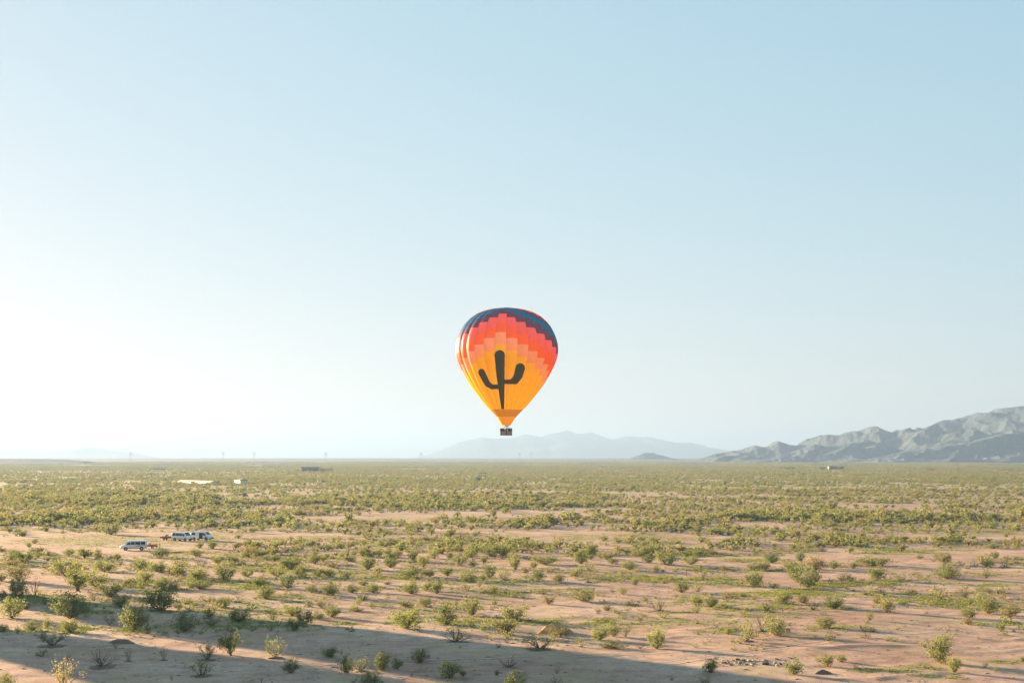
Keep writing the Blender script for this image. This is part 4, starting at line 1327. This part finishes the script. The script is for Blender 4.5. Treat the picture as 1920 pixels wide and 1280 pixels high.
STN = [(-2.86, .62, 1.15, 2.16, .93, .80), (-2.80, .44, 1.15, 2.28, .98, .84), (-2.4, .40, 1.2, 2.34, 1.0, .86), (.75, .40, 1.2, 2.36, 1.0, .86), (1.2, .40, 1.2, 2.30, 1.0, .84),
       (1.55, .40, 1.2, 1.98, 1.0, .84), (1.98, .40, 1.18, 1.50, .99, .88), (2.2, .40, 1.12, 1.36, .98, .86), (2.6, .42, 1.0, 1.20, .95, .82), (2.80, .46, .90, 1.04, .90, .78), (2.87, .55, .80, .90, .82, .72)]
def st_at(x):
    q = np.array(STN)
    return [float(np.interp(x, q[:, 0], q[:, k])) for k in range(1, 6)]
def side_y(x, z):
    z0, zbt, zr, w, wr = st_at(x)
    if z < zbt: return w
    return w + (wr - w) * (z - zbt) / max(zr - zbt, .05)
def make_van(loc, heading, label, open_door=False, decal=False):
    t = empty('van', loc, heading)
    t.scale = (1.14, 1.08, 1.06)
    tag(t, label, 'van', 'white vans parked on the sand')
    rings = []
    for x, z0, zbt, zr, w, wr in STN:
        half = [(w * .92, z0), (w, z0 + .10), (w, zbt), (wr + (w - wr) * .12, zr - .14 * (zr - zbt)), (wr * .86, zr)]
        rings.append([(x, -a, b) for a, b in half] + [(x, a, b) for a, b in reversed(half)])
    MB().quad_strip(rings).build('body', M['white_paint'], t, True, bevel=.03)
    for s in (-1, 1):
        spans = [(-2.55, -1.55), (-1.45, -.35), (-.25, .62), (.72, 1.42)]
        for a, b in spans:
            zt = 2.08
            zt2 = 2.08 if b < 1 else 1.82
            m = MB(); pts = []
            for x, z in ((a, 1.38), (b, 1.38), (b, zt2), (a, zt)):
                pts.append((x, s * (side_y(x, z) + .012), z))
            inn = [(x, y - s * .03, z) for x, y, z in pts]
            m.quad_strip([pts, inn]); m.build('side_window', M['glass_dark'], t)
        for x in (-1.75, 1.72):
            m = MB(); m.lathe([(.46, 0), (.46, .03)], 20, (x, s * .985 - (.0 if s > 0 else .03), .42), 'y'); m.build('wheel_arch', M['plastic'], t)
            wh = MB().lathe([(.2, -.12), (.33, -.12), (.365, -.07), (.365, .07), (.33, .12), (.2, .12)], 22, (x, s * .93, .365), 'y').build('wheel', M['rubber'], t, True)
            MB().lathe([(.215, 0), (.20, .03), (.06, .04)], 16, (x, s * 1.05 - (0 if s > 0 else .04), .365), 'y').build('rim', M['steel'], wh, True)
        MB().box((1.45, s * 1.10, 1.45), (.10, .20, .26)).build('mirror', M['plastic'], t, bevel=.03)
        MB().box((2.72, s * .66, .93), (.22, .30, .20)).build('headlight', M['lamp'], t, bevel=.04)
        MB().box((-2.83, s * .86, 1.25), (.10, .14, .62)).build('tail_light', M['red_lens'], t, bevel=.02)
        for x in (-.30, .67, -2.62):
            MB().box((x, s * (side_y(x, .9) + .004), .92), (.02, .012, .86)).build('door_seam', M['plastic'], t)
        for x in (.80, -.15):
            MB().box((x, s * (side_y(x, 1.2) + .015), 1.16), (.16, .03, .04)).build('door_handle', M['plastic'], t)
        MB().box((0, s * 1.006, .60), (3.0, .02, .09)).build('side_trim', M['plastic'], t)
        if decal:
            MB().box((-1.05, s * 1.004, 1.02), (1.3, .012, .12)).build('decal', M['decal'], t)
            MB().box((-1.7, s * 1.004, 1.27), (1.7, .012, .10)).build('decal', M['decal_teal'], t)
    ws = [(1.26, 2.24), (1.95, 1.55)]
    m = MB(); pts = []
    for (x, z), yy_ in ((ws[0], -.70), (ws[0], .70), (ws[1], .83), (ws[1], -.83)):
        pts.append((x + .03, yy_, z + .035))
    m.quad_strip([pts, [(x - .04, y, z - .04) for x, y, z in pts]]); m.build('windscreen', M['glass_dark'], t)
    m = MB().box((-2.86, 0, 1.72), (.05, 1.30, .62)); m.build('rear_window', M['glass_dark'], t)
    MB().box((2.82, 0, .58), (.20, 1.72, .26)).build('front_bumper', M['plastic'], t, bevel=.05)
    MB().box((-2.86, 0, .52), (.16, 1.8, .20)).build('rear_bumper', M['plastic'], t, bevel=.04)
    MB().box((2.83, 0, .86), (.08, .95, .18)).build('grille', M['plastic'], t, bevel=.02)
    if open_door:
        s = -1
        MB().box((.20, s * 1.0, 1.25), (.95, .03, 1.55)).build('doorway_shade', M['plastic'], t)  # dark panel standing in for the shaded interior behind the door
        MB().box((-.85, s * 1.10, 1.28), (1.05, .06, 1.62)).build('sliding_door', M['white_paint'], t, bevel=.02)
    return t
def van_at(px, py, head, *a, **k):
    x, y = gpt(px, py)
    return make_van((x, y, gz(x, y)), head, *a, **k)
H1, H2, H3 = math.atan2(-.28, -.96), math.atan2(-.50, .86), math.atan2(-.34, .94)
van_at(250, 1029.5, H1, 'white van facing left, parked nearest of the three vans', decal=True)
van_at(342, 1012.5, H2, 'white van facing right with a trailer hitched behind it', decal=False)
van_at(379, 1011.5, H3, 'rightmost white van with its side door slid open', open_door=True)

def trailer(px, py, heading, label):
    x, y = gpt(px, py)
    t = empty('trailer', (x, y, gz(x, y)), heading)
    tag(t, label, 'trailer', 'trailers behind the vans')
    MB().box((0, 0, .62), (3.0, 1.6, .14)).build('deck', M['rust'], t)
    for s in (-1, 1):
        MB().box((0, s * .78, .86), (3.0, .06, .32)).build('side_rail', M['rust'], t)
        wh = MB().lathe([(.16, -.09), (.30, -.09), (.32, 0), (.30, .09), (.16, .09)], 18, (-.2, s * .92, .32), 'y').build('wheel', M['rubber'], t, True)
        MB().lathe([(.17, 0), (.05, .03)], 12, (-.2, s * 1.015 - (0 if s > 0 else .03), .32), 'y').build('rim', M['steel'], wh)
        MB().box((-.2, s * .93, .70), (.95, .26, .05)).build('mudguard', M['plastic'], t)
    MB().tube([(1.5, .45, .58), (2.6, 0, .52)], .05, 6).tube([(1.5, -.45, .58), (2.6, 0, .52)], .05, 6).build('drawbar', M['rust'], t)
    return t, x, y
t1, x1, y1 = trailer(284, 1026.5, H1, 'red-brown trailer hitched behind the nearest van')
t2, x2_, y2_ = trailer(311, 1010.5, H2 + .35, 'red-brown trailer hitched to the middle van')
M['canvas'] = simple('grey_canvas', (.34, .31, .27), .9, bump=.3)
def sack(x, y, z, r, label):
    o = MB().lathe([(r * .7, 0), (r * 1.0, r * .25), (r * 1.04, r * .6), (r * .85, r * 1.05), (r * .4, r * 1.3), (r * .12, r * 1.36), (r * .16, r * 1.5)], 20).build('envelope_bag', M['canvas'], None, True)
    o.location = (x, y, z); tag(o, label, 'bag'); return o
sack(x2_ + .2, y2_ - .1, gz(x2_, y2_) + .70, .68, 'round grey canvas bag on the trailer behind middle van')
def fan(x, y, z, rz, label):
    t = empty('inflation_fan', (x, y, z), rz); tag(t, label, 'fan')
    MB().tube([(.5 * math.cos(a), 0, .72 + .5 * math.sin(a)) for a in np.linspace(0, 2 * math.pi, 25)], .05, 6).build('hoop', M['rust'], t, True)
    for k in range(4):
        a = k * math.pi / 2 + .4
        MB().box((0, 0, 0), (.42, .03, .12)).build('blade', M['plastic'], t)
        b = t.children[-1]; b.location = (.23 * math.cos(a), 0, .72 + .23 * math.sin(a)); b.rotation_euler = (.4, -a, 0)
    MB().box((0, .22, .40), (.36, .36, .34)).build('engine', M['plastic'], t, bevel=.03)
    for s in (-1, 1):
        MB().tube([(s * .42, -.25, 0), (s * .40, 0, .40), (s * .42, .35, 0)], .03, 6).build('stand', M['rust'], t)
hd = Vector((math.cos(H1), math.sin(H1)))
fan(x1 - hd.x * .9, y1 - hd.y * .9, gz(x1, y1) + .70, H1 + .5, 'hooped inflation fan at the rear of the nearest trailer')
sack(x1 + hd.x * .55, y1 + hd.y * .55, gz(x1, y1) + .70, .52, 'small brown-grey bag on the nearest trailer behind the van')
for px, py, pose, c, rz, h, lab in [(385.5, 1013.6, 'stand', (.03, .025, .03), 1.2, 1.02, 'person in dark clothes standing beside the rightmost van'),
                                    (293.5, 1027, 'stand', (.16, .06, .03), 2.2, 1.0, 'person in rust jacket standing by the nearest trailer'),
                                    (299.5, 1025.5, 'rail', (.03, .03, .03), -1.1, .98, 'person in black leaning forward behind the nearest trailer')]:
    x, y = gpt(px, py)
    o = link('person', PME[pose]); o.location = (x, y, gz(x, y)); o.rotation_euler = (0, 0, rz); o.scale = (h, h, h); o.color = (*c, 1)
    tag(o, lab, 'person', 'crew beside the vans')

# ------------------------------------------------------------------ far buildings, poles and pylons
M['far_white'] = simple('white_metal_wall', (.60, .56, .47), .6)
M['far_grey'] = simple('grey_metal_wall', (.13, .13, .125), .6)
M['far_roof'] = simple('pale_roof', (.15, .145, .135), .6)
M['dark_open'] = simple('dark_opening', (.05, .05, .055), .7)
def shed(name, px0, px1, py, hm, depth, wall, roofm, label, cat, nwin=4, gable=True, turn=0.0, length=None):
    xa, y = gpt(px0, py); xb, _ = gpt(px1, py)
    w = length or (xb - xa) * 1.2
    t = empty(name, ((xa + xb) / 2, y + depth / 2, gz((xa + xb) / 2, y)), turn)
    tag(t, label, cat)
    MB().box((0, 0, hm / 2), (w, depth, hm)).build('wall', wall, t)
    rh = .18 * depth if gable else .12
    MB().quad_strip([[(-w / 2 - .3, -depth / 2 - .3, hm + .01), (-w / 2 - .3, 0, hm + rh), (-w / 2 - .3, depth / 2 + .3, hm + .01)],
                     [(w / 2 + .3, -depth / 2 - .3, hm + .01), (w / 2 + .3, 0, hm + rh), (w / 2 + .3, depth / 2 + .3, hm + .01)]]).build('roof', roofm, t)
    for k in range(nwin):
        xx_ = -w / 2 + w * (k + .5) / nwin
        MB().box((xx_, -depth / 2 - .02, hm * .5), (min(1.6, w / nwin * .5), .06, hm * .32)).build('window', M['dark_open'], t)
    MB().box((w * .36, -depth / 2 - .02, hm * .36), (1.2, .06, hm * .7)).build('door', M['dark_open'], t)
shed('long_shed', 324, 412, 907, 2.2, 6, M['far_white'], M['far_white'], 'long low cream shed in the scrub at the far left', 'shed', 0, True, R(-53), 70)
shed('white_shed', 436, 465, 907.5, 3.6, 7.2, M['far_white'], M['far_roof'], 'small white shed, one side in shade, right of long shed', 'shed', 0, True, R(-60), 15)
shed('ranch_house', 568, 594, 884, 6, 12, M['far_grey'], M['far_grey'], 'wide grey house among trees far off, left of centre', 'house', 5)
shed('white_tank_house', 893, 900, 901, 2.6, 6, M['far_roof'], M['far_roof'], 'white pump house with masts on the plain below balloon', 'house', 1)
shed('ranch_house', 1556, 1570, 880, 5, 12, M['far_roof'], M['far_roof'], 'pale house among dark trees before the right mountain', 'house', 3)
shed('white_wall_shed', 284, 308, 881, 2.2, 8, M['far_roof'], M['far_roof'], 'white low roofline far off beyond the long shed', 'shed', 0)
M['pole'] = simple('weathered_pole', (.16, .13, .11), .8)
M['galv'] = simple('weathered_steel', (.10, .10, .105), .8)
def utility_pole(px, py, h, label, mat):
    x, y = gpt(px, py)
    t = empty('utility_pole', (x, y, gz(x, y))); tag(t, label, 'pole', 'power poles across the plain')
    MB().tube([(0, 0, -.5), (0, 0, h)], [.32, .2], 8).build('shaft', mat, t)
    for z in (h - 1.2, h - 4.2):
        MB().box((0, 0, z), (5.4, .35, .35)).build('crossarm', mat, t)
        for xk in (-2.4, -1.2, 1.2, 2.4):
            MB().lathe([(.14, 0), (.2, .3), (.1, .6)], 8, (xk, 0, z + .17)).build('insulator', M['galv'], t)
POLES = [(1366, 874, 22), (1412, 873, 23), (1476, 872, 24), (1529, 884, 16), (1586, 871, 25), (1634, 871, 24), (1708, 871, 25), (1796, 884, 15), (1836, 871, 24), (1893, 872, 23), (1152, 873, 20), (1264, 872, 22)]
for i, (px, py, h) in enumerate(sorted(POLES)):
    utility_pole(px, py, h, f'thin power pole before the right mountain, {ORD[i]} from the left', M['pole'])
utility_pole(903, 901, 9, 'short mast beside the white pump house, left of two', M['galv'])
utility_pole(910, 901, 9, 'short mast beside the white pump house, right of two', M['galv'])
def pylon(px, Y, h, label):
    x = (px - 960) / F * Y
    t = empty('pylon', (x, Y, gz(x, Y)), .35); tag(t, label, 'pylon', 'transmission pylons along the horizon')
    b, m_ = h * .11, h * .03
    m = MB()
    for a in (-1, 1):
        for c in (-1, 1):
            q = MB().tube([(a * b, c * b, 0), (a * m_, c * m_, h * .62), (a * m_ * .8, c * m_ * .8, h)], .13, 4); q.build('leg', M['galv'], t)
    for k in range(7):
        z0 = h * .62 * k / 7; z1 = h * .62 * (k + 1) / 7
        w0 = b + (m_ - b) * k / 7; w1 = b + (m_ - b) * (k + 1) / 7
        for a in (-1, 1):
            m.tube([(-w0, a * w0, z0), (w1, a * w1, z1)], .08, 3); m.tube([(w0, a * w0, z0), (-w1, a * w1, z1)], .08, 3)
    m.build('bracing', M['galv'], t)
    for z, w in ((h * .66, h * .22), (h * .80, h * .26), (h * .94, h * .20)):
        MB().quad_strip([[(-w, -.25, z), (-w, .25, z), (-w, 0, z + .4)], [(0, -.8, z - .2), (0, .8, z - .2), (0, 0, z + 1.8)], [(w, -.25, z), (w, .25, z), (w, 0, z + .4)]]).build('crossarm', M['galv'], t)
PY = [(247, 6800, 46), (420, 7000, 46), (478, 7400, 46), (612, 7200, 44), (974, 7000, 44), (996, 7600, 46), (790, 7400, 42), ]
for i, (px, Y, h) in enumerate(sorted(PY)):
    pylon(px, Y, h, f'faint lattice pylon on the horizon, {(ORD + ["thirteenth"])[i]} from the left')
# dark trees round the far houses
for i, (px, py, hp, wp, lab) in enumerate([(604, 884, 7, 16, 'dark tree clump right of the wide grey far house'), (618, 883.5, 8, 20, 'large dark tree far off right of the wide grey house'), (558, 884, 5, 12, 'dark tree left of the wide grey far house'),
                                      (1482, 879.5, 5, 30, 'dark green tree row before the mountain, leftmost'), (1541, 880, 6, 20, 'dark tree just left of the pale house before mountain'), (1578, 880, 7, 16, 'tall dark tree right of the pale house before mountain'),
                                      (1745, 882, 5, 20, 'dark tree before the pale dusty field at right'), (1795, 882, 6, 10, 'small dark tree amid the pale dusty field at right'), (1895, 882, 5, 18, 'dark tree at the far right below the mountain')]):
    x, y = gpt(px, py); k = y / F
    root = empty('desert_tree', (x, y, gz(x, y) - .2), i * 1.3); root.scale = (wp * k, wp * k, hp * k)
    ent = LIB['tree'][i % 4]
    link('trunk', ent['stem'], root); link('crown', ent['leaf_green'], root)
    tag(root, lab, 'tree', 'trees beside the far houses')

# ------------------------------------------------------------------ low undergrowth between the bushes
low_c = bpy.data.collections.new('undergrowth_sources')
for k in range(6):
    rs = np.random.default_rng(1500 + k)
    br, tp_ = branches(rs, 9, 1.3, .3, 2)
    parts = [tubes(br, 1.0)] if k in (2, 5) else [tubes(br, 1.0), leaves(rs, tp_, 260, .085, .08, .03)]
    parts = norm_unit(parts)
    v = list(parts[0][0]); f = [tuple(q) for q in parts[0][1]]; mi = [0] * len(f)
    if len(parts) > 1:
        f += [tuple(i + len(v) for i in q) for q in parts[1][1]]; v += list(parts[1][0]); mi += [1] * len(parts[1][1])
    o = bpy.data.objects.new('low_plant', mesh_from('low_plant', v, f, [M['dead'], M['leaf_scrub']], mi)); low_c.objects.link(o)
n = 52000
qy = np.sqrt(rng.uniform(150.0 ** 2, 470.0 ** 2, n)); qx = rng.uniform(-.42, .42, n) * qy
qpx, qpy = proj(qx, qy)
clr = 1.0
for cx, cy, rx, ry in CLEAR:
    clr = clr * sstep(.7, 1.1, np.hypot((qpx - cx) / rx, (qpy - cy) / ry))
pr_ = clr * (sstep(.46, .66, fbm(qx / 17 + 80, qy / 12, 3)) * .34 * sstep(165, 215, qy) + .22 * grass_mask(qx, qy) + .006)
pr_ = pr_ * (1 - ((qpx > 215) & (qpx < 405) & (qpy > 996) & (qpy < 1034)))
kk = rng.random(n) < pr_
qx, qy = qx[kk], qy[kk]
hh = np.exp(rng.normal(-.75, .4, len(qx))); ww = hh * rng.uniform(1.3, 2.6, len(qx))
turn = np.zeros((len(qx), 3)); turn[:, 2] = rng.uniform(0, 6.283, len(qx))
scatter('undergrowth', np.stack([qx, qy, ground_z(qx, qy) - .02], -1), rng.integers(0, 6, len(qx)), turn, np.stack([ww, ww, hh], -1), low_c, 'low weedy undergrowth between the larger bushes')
print('LOW', len(qx))

# ------------------------------------------------------------------ wheel tracks pressed into the sand
M['track'] = simple('packed_sand', (.50, .385, .30), .95, var=.25, scale=2.0)
def wheel_track(pts, label):
    w = [Vector(gpt(*p)) for p in pts]
    path = []
    for i in range(len(w) - 1):
        p0, p1, p2, p3 = w[max(i - 1, 0)], w[i], w[i + 1], w[min(i + 2, len(w) - 1)]
        n_ = max(2, int((p2 - p1).length / .5))
        for k in range(n_):
            t = k / n_
            path.append(.5 * ((2 * p1) + (p2 - p0) * t + (2 * p0 - 5 * p1 + 4 * p2 - p3) * t * t + (3 * p1 - p0 - 3 * p2 + p3) * t ** 3))
    v, f = [], []
    for off in (-.85, .85):
        b = len(v)
        for i, q in enumerate(path):
            d = (path[min(i + 1, len(path) - 1)] - path[max(i - 1, 0)]).normalized(); nrm = Vector((-d.y, d.x))
            for e in (-.13, .13):
                r_ = q + nrm * (off + e * (.7 + .6 * vnoise(q.x, q.y + off)))
                v.append((r_.x, r_.y, gz(r_.x, r_.y) + .022))
        for i in range(len(path) - 1):
            f.append((b + 2 * i, b + 2 * i + 1, b + 2 * i + 3, b + 2 * i + 2))
    o = link('wheel_track', mesh_from('wheel_track', v, f, [M['track']])); o['kind'] = 'structure'; o['label'] = label
wheel_track([(1930, 1199), (1830, 1189), (1740, 1183), (1640, 1184), (1560, 1190)], 'curved wheel tracks on sand at the right')
wheel_track([(1220, 1250), (1400, 1224), (1560, 1205), (1760, 1190), (1930, 1180)], 'long wheel tracks crossing the sand at lower right')
wheel_track([(-20, 1052), (120, 1041), (240, 1033), (330, 1020), (480, 1006), (640, 1002)], 'sandy wheel tracks running past the vans')
wheel_track([(420, 1262), (640, 1248), (860, 1238), (1080, 1230), (1260, 1222)], 'wheel tracks through the shaded foreground')
